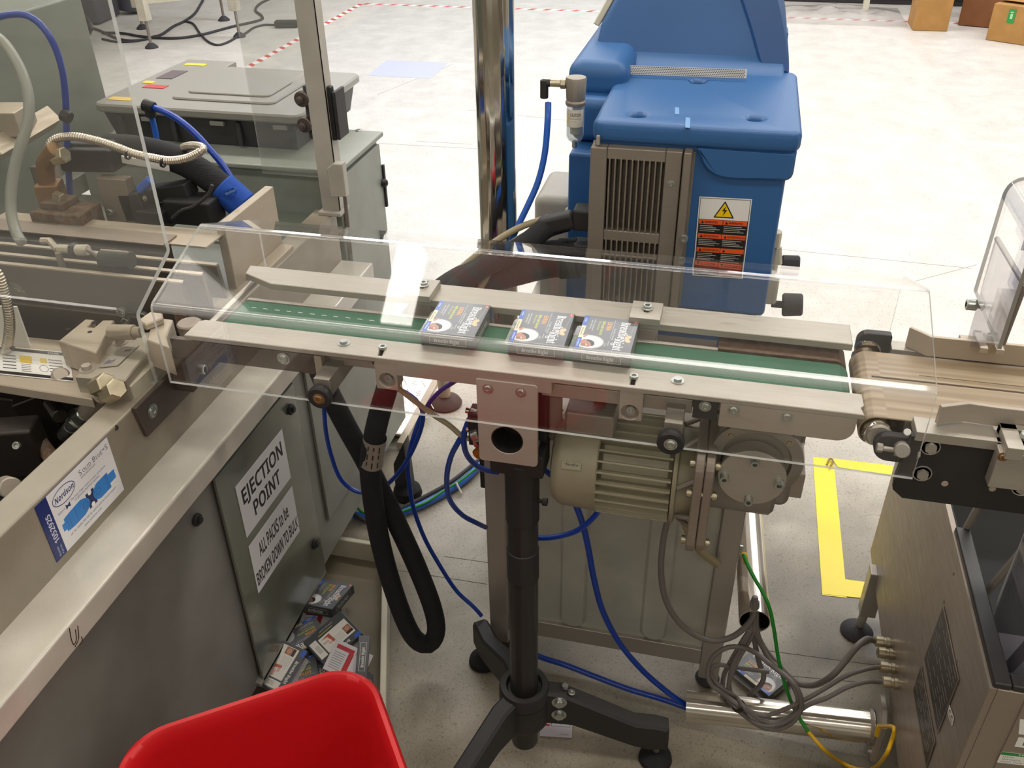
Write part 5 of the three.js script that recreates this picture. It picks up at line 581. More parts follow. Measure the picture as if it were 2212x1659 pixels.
// ---------------------------------------------------------------- mechanisms inside the machine
{
  const t = thing('cross_rail', 'long dark flat bar behind the three guide rails', 'rail', [-1.3, 0.86, -1.3]);
  part('bar', box(-2.2, -0.95, 0.9, 0.935, -1.3, -1.285, 0.001), M.railShade, t); part('strip', box(-2.2, -0.955, 0.935, 0.938, -1.33, -1.284, 0.0008), M.tanDark, t); part('plate', box(-1.35, -0.88, 0.93, 0.934, -1.37, -1.3, 0.0008), M.tan, t);
  part('label', sheet([-1.002, 0.9345, -1.3257], [-0.9562, 0.9345, -1.3248], [-1.0015, 0.9345, -1.3009], 0.0003), STD({ roughness: 0.5, map: canvasTex(128, 48, (x, w, h) => { x.fillStyle = '#e4e2de'; x.fillRect(0, 0, w, h); x.fillStyle = '#222'; x.fillRect(20, 4, 100, 12); x.fillRect(14, 26, 60, 10); }) }), t);
}
{ // valve head: rust-brown block with brass elbow
  const t = thing('glue_applicator', 'rust-brown glue applicator with a bronze elbow fitting', 'applicator', [-1.22, 0.86, -1.36]);
  part('block', prismY([[-1.262, -1.333], [-1.245, -1.405], [-1.16, -1.405], [-1.155, -1.333]], 0.868, 0.955, 0.002), M.rusty, t); part('cap', box(-1.25, -1.2, 0.955, 0.968, -1.4, -1.35, 0.002), M.rusty, t);
  part('elbow', merge([rod([-1.2183, 1.0563, -1.4], [-1.2532, 1.0272, -1.4], 0.017, 0.017, 20), rod([-1.252, 1.0336, -1.4], [-1.2639, 0.9871, -1.4], 0.0155, 0.0165, 20), tbox([-1.2595, 0.9641, -1.4], 0.044, 0.05, 0.044, [0, 20, 0], 0.004)]), M.copperish, t, 'bronze elbow'); part('nut', rod([-1.2312, 1.0386, -1.4], [-1.2016, 1.0468, -1.4], 0.0155, 0.0155, 6), M.brass, t); part('nut', rod([-1.2299, 0.9723, -1.375], [-1.2088, 0.9703, -1.37], 0.011, 0.011, 6), M.brass, t);
}
{ const t = thing('upright_bracket', 'grey-brown upright bracket with two bolts beside the rusty block', 'bracket', [-1.15, 0.87, -1.42]);
  part('plate', merge([box(-1.172, -1.108, 0.87, 0.995, -1.45, -1.425, 0.002), box(-1.195, -1.14, 0.87, 0.905, -1.425, -1.395, 0.002)]), M.tanDark, t); part('foot', box(-1.2, -1.1, 0.86, 0.872, -1.45, -1.38, 0.002), M.tanDark, t); for (const p of [[-1.1549, 0.9273, -1.423], [-1.1586, 0.8969, -1.423]]) part('bolt', socketScrew(p, [0, 0, 1], 0.008, 0.008), M.zinc, t); }
{ const t = thing('glue_gun', 'black glue gun body with a white label strip', 'glue gun', [-1.2, 0.96, -1.46]);
  part('body', merge([tbox([-1.196, 1.0214, -1.46], 0.118, 0.045, 0.05, [0, 0, 3], 0.006), tbox([-1.1987, 1.0347, -1.48], 0.1, 0.03, 0.05, [0, 0, 2], 0.006), tbox([-1.2149, 1.0034, -1.46], 0.04, 0.012, 0.03, [0, 0, 3], 0.002)]), M.black, t); part('label_strip', tbox([-1.0743, 1.0206, -1.452], 0.098, 0.014, 0.004, [0, 0, -6], 0.0005), M.white, t); }
{ const t = thing('glue_hose', 'thick black insulated hose with a blue fabric cuff', 'hose', [-1.0, 0.9, -1.5]);
  part('hose', cable([[-1.1832, 1.0292, -1.5], [-1.1268, 1.0291, -1.5], [-1.0725, 1.0235, -1.5], [-1.021, 1.0085, -1.5], [-0.9767, 0.9837, -1.5], [-0.9385, 0.9526, -1.5], [-0.9047, 0.9217, -1.5]], 0.0265, { sides: 22 }), M.hose, t); part('cuff', rod([-0.9525, 0.9667, -1.5], [-0.9105, 0.928, -1.5], 0.0305, 0.0305, 32), M.cuff, t, 'blue cuff');
  part('cuff_emblem', cable([0, 1, 2, 3, 4, 5, 6, 7, 8, 9, 10, 11, 12].map((i) => { const a = i / 12 * 6.283, c = [-0.9214, 0.9662, -1.468], e = [-0.8998, 0.9771, -1.468], f = [-0.9199, 0.9554, -1.472]; return [0, 1, 2].map((k) => c[k] + Math.cos(a) * (e[k] - c[k]) + Math.sin(a) * (f[k] - c[k])); }), 0.0007, { sides: 5 }), M.airLight, t);
  part('cuff_name', sheet([-0.9286, 0.9699, -1.4665], [-0.904, 0.9811, -1.4665], [-0.9248, 0.96, -1.4665], 0.0002), STD({ color: 0xffffff, roughness: 0.8, map: canvasTex(128, 48, (x, w, h) => { x.fillStyle = '#1e4fae'; x.fillRect(0, 0, w, h); x.fillStyle = '#8fb0e8'; x.font = 'italic bold 34px sans-serif'; x.fillText('Nordson', 2, 36, 124); }) }), t); }
{ const t = thing('conduit', 'ringed silver conduit arching over the black glue hose', 'conduit', [-1.15, 0.97, -1.42]);
  part('conduit', cable([...[[-1.2511, 1.0456, -1.415], [-1.2426, 1.061, -1.4188], [-1.2221, 1.0708, -1.4225], [-1.1891, 1.0734, -1.4262], [-1.1476, 1.066, -1.43]], ...[[-1.1082, 1.0562, -1.43], [-1.0767, 1.0468, -1.43], [-1.0393, 1.0413, -1.43], [-1.0034, 1.0385, -1.43], [-0.9683, 1.0453, -1.43], [-0.9421, 1.0566, -1.43]], ...[[-0.934, 1.0633, -1.435], [-0.9547, 1.06, -1.4567], [-0.9864, 1.0518, -1.4783], [-1.0155, 1.04, -1.5]]], 0.0072, { ripple: 0.14, pitch: 0.0048, sides: 14 }), M.conduit, t); for (const p of [[-1.0896, 1.0495, -1.43], [-1.0186, 1.0392, -1.43]]) part('cable_tie', pipe([p[0] - 0.002, p[1] - 0.004, p[2]], [p[0] + 0.002, p[1] - 0.005, p[2]], 0.0105, 0.008, 16), M.black, t); }
{ const t = thing('conduit', 'ringed silver conduit hanging by the white plate, two black ties on it', 'conduit', [-1.12, 0.86, -1.04]);
  part('conduit', cable([[-1.1025, 1.0047, -1.05], [-1.0908, 0.9803, -1.05], [-1.0914, 0.9493, -1.05], [-1.0962, 0.9137, -1.05], [-1.1045, 0.8845, -1.05], [-1.1202, 0.8518, -1.05], [-1.1419, 0.8202, -1.05], [-1.1774, 0.7897, -1.05]], 0.0075, { ripple: 0.14, pitch: 0.0048, sides: 14 }), M.conduit, t); for (const [a, b] of [[[-1.0962, 0.923, -1.05], [-1.0911, 0.9134, -1.05]], [[-1.1323, 0.8458, -1.05], [-1.1122, 0.8421, -1.05]]]) part('cable_tie', rod(a, b, 0.0035), M.black, t); part('white_plate', tbox([-1.1304, 0.8612, -1.075], 0.05, 0.09, 0.004, [0, 8, 0], 0.001), M.white, t); }
solo('blue_tube', cable([[-1.3356, 1.2591, -1.44], [-1.3015, 1.2756, -1.4418], [-1.2663, 1.2834, -1.4436], [-1.2349, 1.2817, -1.4455], [-1.2123, 1.2634, -1.4473], [-1.2002, 1.2303, -1.4491], [-1.1997, 1.1893, -1.4509], [-1.2097, 1.1423, -1.4527], [-1.2251, 1.0933, -1.4545], [-1.2445, 1.0286, -1.4564], [-1.2637, 0.9607, -1.4582], [-1.2805, 0.8999, -1.46]], 0.0062), M.airBlue, 'bright blue tube arching down behind the frosted guard edge', 'hose');
solo('tube_clamp', rod([-1.2221, 1.1086, -1.445], [-1.2067, 1.1007, -1.445], 0.012), M.black, 'small black clamp round the arching blue tube', 'clamp');
solo('pale_tube', cable([[-1.292, 1.261, -1.4], [-1.2508, 1.2556, -1.3818], [-1.2185, 1.2332, -1.3636], [-1.1945, 1.2038, -1.3455], [-1.1814, 1.17, -1.3273], [-1.1815, 1.1354, -1.3091], [-1.1917, 1.104, -1.2909], [-1.2035, 1.0682, -1.2727], [-1.2099, 1.0323, -1.2545], [-1.2086, 0.9968, -1.2364], [-1.1943, 0.9709, -1.2182], [-1.1721, 0.9616, -1.2]], 0.0092), M.paleHose, 'cloudy pale tube curving down through the mechanism', 'hose');
{ const t = thing('air_fitting', 'black tee fitting with two blue air tubes beside the tub', 'fitting', [-1.1, 1.0, -1.6]);
  part('tee', merge([rod([-1.1693, 1.0792, -1.62], [-1.1466, 1.0729, -1.62], 0.0125), rod([-1.1563, 1.0724, -1.62], [-1.1586, 1.0552, -1.62], 0.011)]), M.black, t); part('blue_tube', cable([[-1.1493, 1.0746, -1.62], [-1.1226, 1.0724, -1.61], [-1.0831, 1.0598, -1.6], [-1.0462, 1.0379, -1.59], [-1.0113, 1.0073, -1.58], [-0.9851, 0.9838, -1.57], [-0.9641, 0.9599, -1.56]], 0.0068), M.airBlue, t); part('blue_tube', cable([[-1.1617, 1.0555, -1.625], [-1.1597, 1.0345, -1.625], [-1.1614, 1.0072, -1.625], [-1.1647, 0.9773, -1.625]], 0.0062), M.airLight, t); }
{ const t = thing('valve_cluster', 'dark valve cluster with blue push fittings behind the guard edge', 'valve', [-1.03, 0.85, -1.46]);
  part('body', merge([tbox([-1.0426, 0.9617, -1.47], 0.09, 0.028, 0.04, [0, 0, 12], 0.003), tbox([-1.1094, 0.9375, -1.45], 0.05, 0.06, 0.05, [0, 0, 6], 0.004), tbox([-1.0676, 0.9181, -1.44], 0.06, 0.04, 0.05, [0, 0, 0], 0.004), tbox([-0.9953, 0.9332, -1.46], 0.1, 0.05, 0.06, [0, 0, 0], 0.006)]), M.black, t); part('blue_fitting', rod([-1.0843, 0.9755, -1.43], [-1.0545, 0.998, -1.43], 0.0085), M.airLight, t); part('brass_screw', rod([-1.0706, 0.9655, -1.42], [-1.0664, 0.9623, -1.415], 0.004), M.brass, t); part('grey_lead', cable([[-1.0212, 0.9264, -1.42], [-0.9971, 0.9444, -1.42], [-0.967, 0.9562, -1.42], [-0.9323, 0.9819, -1.42], [-0.9205, 1.0008, -1.42]], 0.0035), M.greyRubber, t); }
{ const t = thing('sensor', 'pale photo sensor on a bent tan arm with a dark lens barrel', 'sensor', [-1.03, 0.93, -1.19]);
  part('arm', merge([rod([-1.1583, 0.952, -1.2287], [-1.142, 0.952, -1.232], 0.006, 0.006, 8), rod([-1.145, 0.952, -1.2334], [-1.1073, 0.95, -1.2044], 0.006, 0.006, 8)]), M.tan, t); part('shaft', rod([-1.0946, 0.9534, -1.19], [-1.0945, 0.9122, -1.19], 0.0055), M.tanDark, t); part('sensor_body', merge([rod([-1.1009, 0.955, -1.2005], [-1.0715, 0.955, -1.2028], 0.0075), rod([-1.0656, 0.955, -1.2021], [-1.0434, 0.957, -1.2023], 0.0095)]), M.cream, t); part('nut', rod([-1.0767, 0.955, -1.2036], [-1.0656, 0.955, -1.2021], 0.012, 0.012, 6), M.greyRubber, t); part('barrel', rod([-1.0187, 0.944, -1.2], [-0.9609, 0.9462, -1.2], 0.0165, 0.0165, 26), STD({ color: 0x2e3230, roughness: 0.5 }), t); part('lead', cable([[-1.0389, 0.9607, -1.195], [-1.0294, 0.9565, -1.195], [-1.021, 0.9487, -1.195], [-1.0129, 0.946, -1.195]], 0.0035), M.darkSteel, t); part('clip', rod([-1.007, 0.966, -1.19], [-0.9558, 0.9666, -1.19], 0.002), M.tan, t); }
{ const t = thing('base_plate', 'tan base plate with a white warning sheet on it', 'plate', [-1.05, 0.8, -1.04]);
  part('plate', prismY([[-1.4, -1.1], [-0.985, -1.11], [-0.905, -0.96], [-1.4, -0.975]], 0.812, 0.83, 0.002), M.tan, t); part('bolt', rod([-0.9959, 0.83, -1.0075], [-0.9917, 0.836, -1.0044], 0.0145, 0.012, 24), M.taupe, t);
  part('warning_sheet', sheet([-1.2101, 0.8305, -1.0642], [-1.0285, 0.8305, -1.0725], [-1.1448, 0.8305, -0.987], 0.0003), STD({ roughness: 0.5, map: canvasTex(512, 200, (x, w, h) => { x.fillStyle = '#e2e0dc'; x.fillRect(0, 0, w, h); x.fillStyle = '#1e1c1c'; x.fillRect(0, 6, w, 22); x.fillRect(0, h - 26, w, 20); x.fillStyle = '#c8c6c2'; x.font = 'bold 18px sans-serif'; x.fillText('322404', 400, 23); x.fillStyle = '#d8b82a'; x.fillRect(250, 56, 64, 50); x.fillRect(356, 60, 36, 34); x.fillStyle = '#555'; for (let i = 0; i < 5; i++) { x.fillRect(160, 60 + i * 22, 70, 7); x.fillRect(400, 64 + i * 20, 70, 6); x.fillRect(256, 112 + i * 12, 50, 4); } x.strokeStyle = '#666'; x.lineWidth = 3; x.beginPath(); x.arc(372, 132, 22, 0, 6.3); x.stroke(); }) }), t); }
{ const t = thing('slotted_block', 'tan slotted block on the tan base plate', 'block', [-0.97, 0.83, -1.06]);
  part('block', prismY([[-1.002, -1.032], [-1.004, -1.105], [-0.988, -1.106], [-0.985, -1.082], [-0.972, -1.083], [-0.973, -1.108], [-0.955, -1.112], [-0.92, -1.012]], 0.832, 0.88, 0.0015), M.tan, t); for (const p of [[-1.0106, 0.88, -1.0688], [-0.9698, 0.88, -1.0683], [-0.9829, 0.88, -1.0983]]) part('drilled_hole', rod([p[0], p[1] - 0.001, p[2]], [p[0], p[1] + 0.0004, p[2]], 0.004), M.voidBlack, t);
  part('spindle', merge([rod([-0.9325, 0.8836, -1.07], [-0.8875, 0.8882, -1.07], 0.0125, 0.0125, 24), rod([-0.8875, 0.8882, -1.07], [-0.8735, 0.8907, -1.07], 0.009)]), M.tan, t); }
{ const t = thing('long_block', 'long grey block with a small stuck-on plate beside the base plate', 'block', [-0.89, 0.8, -1.05]);
  part('block', prismY([[-0.9344, -0.972], [-0.9405, -1.104], [-0.8736, -1.129], [-0.852, -0.978]], 0.812, 0.86, 0.002), metal(0xb0a89a, 0.55, 0.5), t); part('side_strip', box(-0.872, -0.85, 0.815, 0.845, -1.1, -0.985, 0.001), M.cream, t); for (const p of [[-0.9258, 0.86, -1.0778], [-0.9285, 0.86, -0.9935]]) part('bolt', hexBolt(p, [0, 1, 0], 0.008, 0.007), M.taupe, t);
  part('maker_plate', sheet([-0.9141, 0.8605, -1.0629], [-0.8887, 0.8605, -1.0744], [-0.9119, 0.8605, -1.0004], 0.0008), STD({ color: 0xb8b2a8, metalness: 0.5, roughness: 0.4, map: canvasTex(128, 64, (x, w, h) => { x.fillStyle = '#e8e6e6'; x.fillRect(0, 0, w, h); x.fillStyle = '#3a3a90'; x.font = 'italic bold 20px sans-serif'; x.fillText('bosch', 8, 54); x.fillStyle = '#667'; x.fillRect(60, 12, 44, 6); }) }), t); }
{ const t = thing('pivot_jaw', 'bronze-toned pivot jaw at the mouth of the green belt', 'jaw', [-0.82, 0.85, -1.06]);
  part('jaw', prismY([[-0.872, -1.103], [-0.836, -1.103], [-0.815, -1.05], [-0.79, -1.02], [-0.84, -1.035]], 0.85, 0.9, 0.002), M.tan, t); part('knuckle', prismY([[-0.872, -1.1], [-0.85, -1.1], [-0.84, -1.085], [-0.855, -1.06], [-0.875, -1.07]], 0.9, 0.912, 0.002), M.tan, t); part('cup', rod([-0.805, 0.88, -1.1], [-0.805, 0.9, -1.1], 0.018, 0.02), M.tanDark, t); }
{ const t = thing('hose_joint', 'bright hexagonal pipe union with a silver hose below the base plate', 'pipe fitting', [-0.95, 0.7, -1.0]);
  part('union', merge([rod([-0.9006, 0.8446, -0.97], [-0.8727, 0.8619, -0.965], 0.0165, 0.0165, 6), rod([-0.8812, 0.8387, -0.965], [-0.8531, 0.8578, -0.96], 0.0165, 0.0165, 6)]), M.brass, t); part('pipe', rod([-0.9012, 0.8277, -0.98], [-0.9594, 0.77, -1], 0.016), M.taupe, t); part('coupling', merge([rod([-0.963, 0.7695, -1], [-1.0043, 0.7329, -1.01], 0.015, 0.015, 24), rod([-0.9842, 0.7517, -1.005], [-0.9948, 0.7421, -1.007], 0.0185), rod([-1.0097, 0.7273, -1.01], [-1.0415, 0.6958, -1.02], 0.013)]), M.zinc, t); part('yellow_drum', rod([-0.95, 0.62, -1.1], [-0.93, 0.66, -0.95], 0.05, 0.05, 30), STD({ color: 0x8c8028, roughness: 0.5 }), t); }
// drive parts deep in the machine, their metal blackened to paint in the shade
{ const t = thing('drive_gear', 'drive shafts and cams under the base plate in metal blackened to imitate shade', 'drive', [-1.1, 0.56, -0.95]);
  part('shaft', rod([-1.6, 0.66, -1.0], [-0.92, 0.64, -0.98], 0.022), M.shadowed, t); part('housing_block', merge([tbox([-1.049, 0.7367, -0.93], 0.08, 0.09, 0.05, [0, 20, 0], 0.006), tbox([-1.1767, 0.6931, -1.05], 0.1, 0.12, 0.05, [0, 0, 0], 0.006), tbox([-1.0829, 0.7163, -1.03], 0.05, 0.11, 0.04, [0, 30, 14], 0.005)]), M.shadowed, t); part('arm', rod([-1.068, 0.7394, -0.98], [-0.9761, 0.7239, -0.92], 0.012), M.rusty, t); part('arm', rod([-1.0257, 0.7785, -1], [-0.9867, 0.7774, -0.97], 0.012), M.shadowed, t); part('pulley', rod([-1.0108, 0.7272, -0.85], [-0.9781, 0.7457, -0.83], 0.016), M.taupe, t); part('bolt', socketScrew([-1.0142, 0.7674, -0.9], [0.2, 0.5, 0.8], 0.006, 0.006), M.zinc, t); part('belt_run', cable([[-1.0951, 0.7036, -0.92], [-1.0616, 0.6998, -0.92], [-1.0392, 0.6652, -0.92], [-1.0054, 0.7001, -0.92]], 0.006), M.rubber, t); }
{ const t = thing('support_arm', 'tan drilled support arm and block beside the arching blue tube', 'arm', [-1.42, 0.8, -1.55]);
  part('arm', merge([rod([-1.4466, 1.0072, -1.48], [-1.4318, 1.0279, -1.66], 0.026, 0.026, 4)]), M.tan, t); part('block', tbox([-1.4576, 1.0502, -1.56], 0.085, 0.05, 0.08, [0, 12, 0], 0.003), M.tan, t); part('stem', box(-1.44, -1.4, 0.79, 0.95, -1.6, -1.56, 0.002), M.tanDark, t); }

// ---------------------------------------------------------------- ejected cartons, tray and red bin
{
  const t = thing('floor_tray', 'cream floor tray catching ejected cartons under the machine', 'tray', [-0.75, 0, -1.15]);
  part('tray_floor', prismY([[-1.0, -1.5], [-0.705, -1.5], [-0.5, -0.9], [-1.0, -0.9]], 0.003, 0.008, 0.001), STD({ color: 0x8d8470, roughness: 0.6, map: TX.grime }), t); const wall = (a, b, h = 0.075) => { const A = V(...a), B = V(...b), L = A.distanceTo(B), g = new RoundedBoxGeometry(L, h, 0.014, 1, 0.003); const q = boxUV(g); q.applyMatrix4(new THREE.Matrix4().makeRotationY(-Math.atan2(B.z - A.z, B.x - A.x))); q.translate((A.x + B.x) / 2, 0.004 + h / 2, (A.z + B.z) / 2); return q; };
  part('tray_wall', wall([-0.7, 0, -1.5], [-0.48, 0, -0.885], 0.07), M.cream, t); part('tray_wall', wall([-1.0, 0, -1.505], [-0.694, 0, -1.505], 0.06), M.cream, t); part('tray_wall', wall([-1.0, 0, -0.888], [-0.485, 0, -0.888], 0.05), M.cream, t);
}
{ const g = 'cartons ejected into the floor tray';
  pack('grey carton lying face up at the back of the floor tray', [-0.7716, 0.062, -1.3132], [-10, -6, 6], g);
  pack('grey carton back side up, barcode end towards the red bin', [-0.6979, 0.085, -1.1836], [14, -34, 176], g);
  pack('grey carton with orange word showing, half under the upturned carton', [-0.7817, 0.05, -1.1929], [4, -42, 3], g);
  pack('grey carton back side up leaning on the ejection panel foot', [-0.7879, 0.075, -1.0999], [18, -12, 168], g);
  pack('grey carton face up low in the pile by the red bin rim', [-0.7544, 0.04, -1.0998], [8, -58, -4], g);
  pack('grey carton face up with the sleeping man under the barcode end', [-0.7153, 0.032, -1.1525], [-4, -70, 4], g);
  pack('grey carton on its edge against the tray wall', [-0.6238, 0.058, -1.1515], [10, 16, 82], g);
  pack('grey carton tilted at the tray wall closest to the red bin', [-0.6046, 0.05, -1.067], [6, 24, 40], g);
  pack('grey carton flat at the bottom of the pile under the face-up back one', [-0.7755, 0.022, -1.2883], [0, 30, 180], g);
  pack('grey carton flat below the red-printed leaflet', [-0.6689, 0.022, -1.1278], [0, -20, 0], g); }
{ const c = canvasTex(256, 192, (x, w, h) => { x.fillStyle = '#d4d2d6'; x.fillRect(0, 0, w, h); x.fillStyle = '#b8323a'; x.fillRect(20, 20, 120, 26); x.fillRect(110, 46, 34, 120); x.font = 'bold 26px serif'; x.fillText('NASAL', 150, 42); x.fillStyle = '#8a8890'; for (let i = 0; i < 8; i++) x.fillRect(20, 66 + i * 14, 76, 4); });
  const put = (p, rot, label) => { const g = tbox([0, 0, 0], 0.085, 0.0012, 0.065, [0, 0, 0], 0.0003); const m = new THREE.Mesh(g, M.paper); m.castShadow = m.receiveShadow = true; const o = thing('leaflet', label, 'leaflet', p, 'printed leaflets in the tray'); m.name = 'folded_sheet'; o.add(m); const f = new THREE.Mesh(sheet([-0.042, 0.0006, -0.032], [0.042, 0.0006, -0.032], [-0.042, 0.0006, 0.032], 0.0001, 0.0001), STD({ map: c, roughness: 0.6 })); f.name = 'print'; o.add(f); o.rotation.set(...rot.map((a) => THREE.MathUtils.degToRad(a)), 'YXZ'); };
  put([-0.6467, 0.085, -1.1359], [30, -14, -20], 'white leaflet with red printing standing among the ejected cartons'); put([-0.7694, 0.048, -1.2517], [8, 6, 0], 'white leaflet with a red bar between the ejected cartons'); }
pack('grey carton lying under the loose grey cables on the floor', [0.2024, 0.013, -1.3552], [0, 52, 0], 'carton fallen on the floor');
{ const t = thing('leaflet', 'white folded leaflet with a blue drawing under the black pedestal', 'leaflet', [-0.16, 0.002, -1.08]); const c = canvasTex(256, 256, (x, w, h) => { x.fillStyle = '#d6d2da'; x.fillRect(0, 0, w, h); x.strokeStyle = '#4a5a90'; x.lineWidth = 4; x.strokeRect(90, 10, 150, 110); x.fillStyle = '#8a98c0'; x.beginPath(); x.arc(170, 62, 30, 0, 6.3); x.fill(); x.fillStyle = '#c03038'; x.fillRect(20, 96, 56, 26); x.fillStyle = '#8a8aa0'; x.fillRect(160, 214, 70, 5); x.fillRect(130, 226, 100, 5); });
  const a = [-0.2385, 0.004, -1.1541], b = [-0.1743, 0.004, -1.1642], d = [-0.2308, 0.004, -1.1088]; part('sheet', sheet(a, b, d, 0.0008, 0), STD({ map: c, roughness: 0.6 }), t); }
{
  const t = thing('red_bin', 'glossy red plastic bin with a rounded rim standing open by the machine', 'bin', [-0.38, 0, -0.5]);
  // the rim as a rounded rectangle; LEVEL 0 is the rim, 1 the floor of the bin
  const W = 0.335, D = 0.44, H = 0.55, ang = Math.atan2(-0.147, 0.2), far = [-0.5615, -0.6925]; const ux = Math.cos(ang), uz = Math.sin(ang), vx = -uz, vz = ux; const cx = far[0] + vx * D / 2, cz = far[1] + vz * D / 2;
  const ring = (y, grow, r) => { const a = W / 2 + grow - r, b = D / 2 + grow - r, q = []; [[a, b], [-a, b], [-a, -b], [a, -b]].forEach(([X, Y], k) => { for (let i = 0; i <= 10; i++) { const w = (k + i / 10) * Math.PI / 2; q.push({ x: X + r * Math.cos(w), y: Y + r * Math.sin(w) }); } }); return q.map((p) => V(cx + ux * p.x + vx * p.y, y, cz + uz * p.x + vz * p.y)); };
  const skin = (rings) => { const pos = [], idx = [], n = rings[0].length; rings.forEach((r) => r.forEach((p) => pos.push(p.x, p.y, p.z))); for (let k = 0; k < rings.length - 1; k++) for (let i = 0; i < n; i++) { const j = (i + 1) % n, a = k * n + i, b = k * n + j, c = (k + 1) * n + j, d = (k + 1) * n + i; idx.push(a, c, b, a, d, c); } const g = new THREE.BufferGeometry(); g.setAttribute('position', new THREE.Float32BufferAttribute(pos, 3)); g.setIndex(idx); g.computeVertexNormals(); return boxUV(toCreasedNormals(g.toNonIndexed(), 0.9)); };
  const body = skin([ring(0.004, -0.05, 0.04), ring(H - 0.03, -0.006, 0.06), ring(H - 0.022, 0.004, 0.066), ring(H - 0.018, 0.008, 0.07), ring(H - 0.006, 0.009, 0.07), ring(H, 0.005, 0.068), ring(H, -0.001, 0.064), ring(H - 0.006, -0.005, 0.062), ring(H - 0.03, -0.009, 0.058), ring(0.007, -0.0535, 0.038)]);
  part('bin_body', body, M.red, t); const fl = ring(0, -0.052, 0.04); part('bin_floor', prismY(fl.map((p) => [p.x, p.z]), 0.003, 0.007, 0.0005), M.red, t);
}
// ---------------------------------------------------------------- grey tub on the rear housing
{
  const t = thing('storage_tub', 'dark grey tub with dusty clear lid and worn stickers on the rear housing', 'tub', [-1.215, 0.908, -2.03]);
  const b = 0.909, top = 0.992, x0 = -1.475, x1 = -0.955, z0 = -2.23, z1 = -1.865; const s = (k, y) => [[x0 + k, z1 - k], [x1 - k, z1 - k], [x1 - k, z0 + k], [x0 + k, z0 + k]].map(([x, z]) => V(x, y, z)); const pos = [], A = s(0.022, b), B = s(0.006, top); for (let i = 0; i < 4; i++) { const j = (i + 1) % 4; for (const v of [A[i], A[j], B[j], A[i], B[j], B[i]]) pos.push(v.x, v.y, v.z); } for (const v of [A[0], A[2], A[1], A[0], A[3], A[2], B[0], B[1], B[2], B[0], B[2], B[3]]) pos.push(v.x, v.y, v.z);
  const g = new THREE.BufferGeometry(); g.setAttribute('position', new THREE.Float32BufferAttribute(pos, 3)); g.computeVertexNormals(); part('tub_body', boxUV(g), M.tubGrey, t); const lid = part('lid', prismY(rrect(x0 - 0.008, x1 + 0.008, z0 - 0.008, z1 + 0.008, 0.025), top - 0.014, top + 0.006, 0.004), M.lid, t, 'dusty translucent lid');
  part('lid_tab', box(x0 - 0.008, -1.335, top - 0.012, top + 0.005, z0 - 0.065, z0, 0.003), M.lid, lid);
  part('lid_panel', prismY(rrect(x0 + 0.16, x1 - 0.09, z0 + 0.07, z1 - 0.06, 0.02), top + 0.004, top + 0.011, 0.003), M.lid, lid); part('lid_panel', prismY(rrect(x0 + 0.18, x1 - 0.12, z0 + 0.12, z1 - 0.1, 0.02), top + 0.01, top + 0.015, 0.002), M.lid, lid); for (const x of [-1.36, -1.18, -1.02]) part('clip', box(x, x + 0.035, 0.962, 0.972, z1 - 0.004, z1 + 0.004, 0.001), M.lid, t); for (const x of [-1.43, -1.29, -1.12, -0.98]) part('stiffener', box(x, x + 0.012, 0.915, 0.97, z1 - 0.014, z1 - 0.004, 0.002), M.tubGrey, t);
  const stick = (p, w, d, c, n) => part('sticker', box(p[0] - w / 2, p[0] + w / 2, top + 0.0055, top + 0.0075, p[2] - d / 2, p[2] + d / 2, 0.0003), STD({ color: c, roughness: 0.4 }), lid, n); stick([-1.4255, 0.998, -2.2368], 0.06, 0.02, 0xe0cf18, 'yellow sticker'); stick([-1.4501, 0.998, -2.0524], 0.03, 0.02, 0xd2c02a, 'yellow sticker'); stick([-1.4103, 0.9975, -2.0179], 0.06, 0.028, 0xb8322c, 'red worn sticker'); stick([-1.4315, 0.9976, -2.1305], 0.045, 0.08, 0x54464a, 'dark worn sticker'); stick([-1.4323, 0.9978, -1.9049], 0.06, 0.026, 0xd6b84a, 'yellow worn sticker'); stick([-1.2135, 1.008, -2.0447], 0.035, 0.03, 0xcdb916, 'yellow sticker');
}
// ---------------------------------------------------------------- marking tapes
{ const t = thing('yellow_tape', 'bright yellow tape marking three sides of a bay on the floor', 'floor tape', [0.37, 0, -1.9]); const y0 = 0.0004, y1 = 0.0012, st = (pts) => prismY(pts.map(([x, , z]) => [x, z]), y0, y1, 0.0001);
  part('strip', st([[0.3403, -0, -2.1768], [0.3963, 0, -2.1805], [0.3976, 0, -1.9238], [0.3979, 0, -1.6929], [0.3975, 0, -1.6377], [0.3417, 0, -1.6341], [0.3409, 0, -1.8746]]), M.tape, t); part('strip', st([[0.3913, -0, -2.1816], [0.5589, 0, -2.1841], [0.5479, -0, -2.1374], [0.4068, 0, -2.144]]).translate(0, 0.0006, 0), M.tape, t); part('strip', st([[0.3445, 0, -1.6966], [0.477, 0, -1.7014], [0.5031, 0, -1.6497], [0.3418, -0, -1.6372]]).translate(0, 0.0006, 0), M.tape, t); part('peeled_corner', cable([[0.3757, 0.006, -2.1422], [0.3861, 0.006, -2.1747], [0.3944, 0.006, -2.1635], [0.3827, 0.006, -2.1309]], 0.0025, { sides: 6 }), STD({ color: 0x8a7a2a, roughness: 0.5 }), t); }
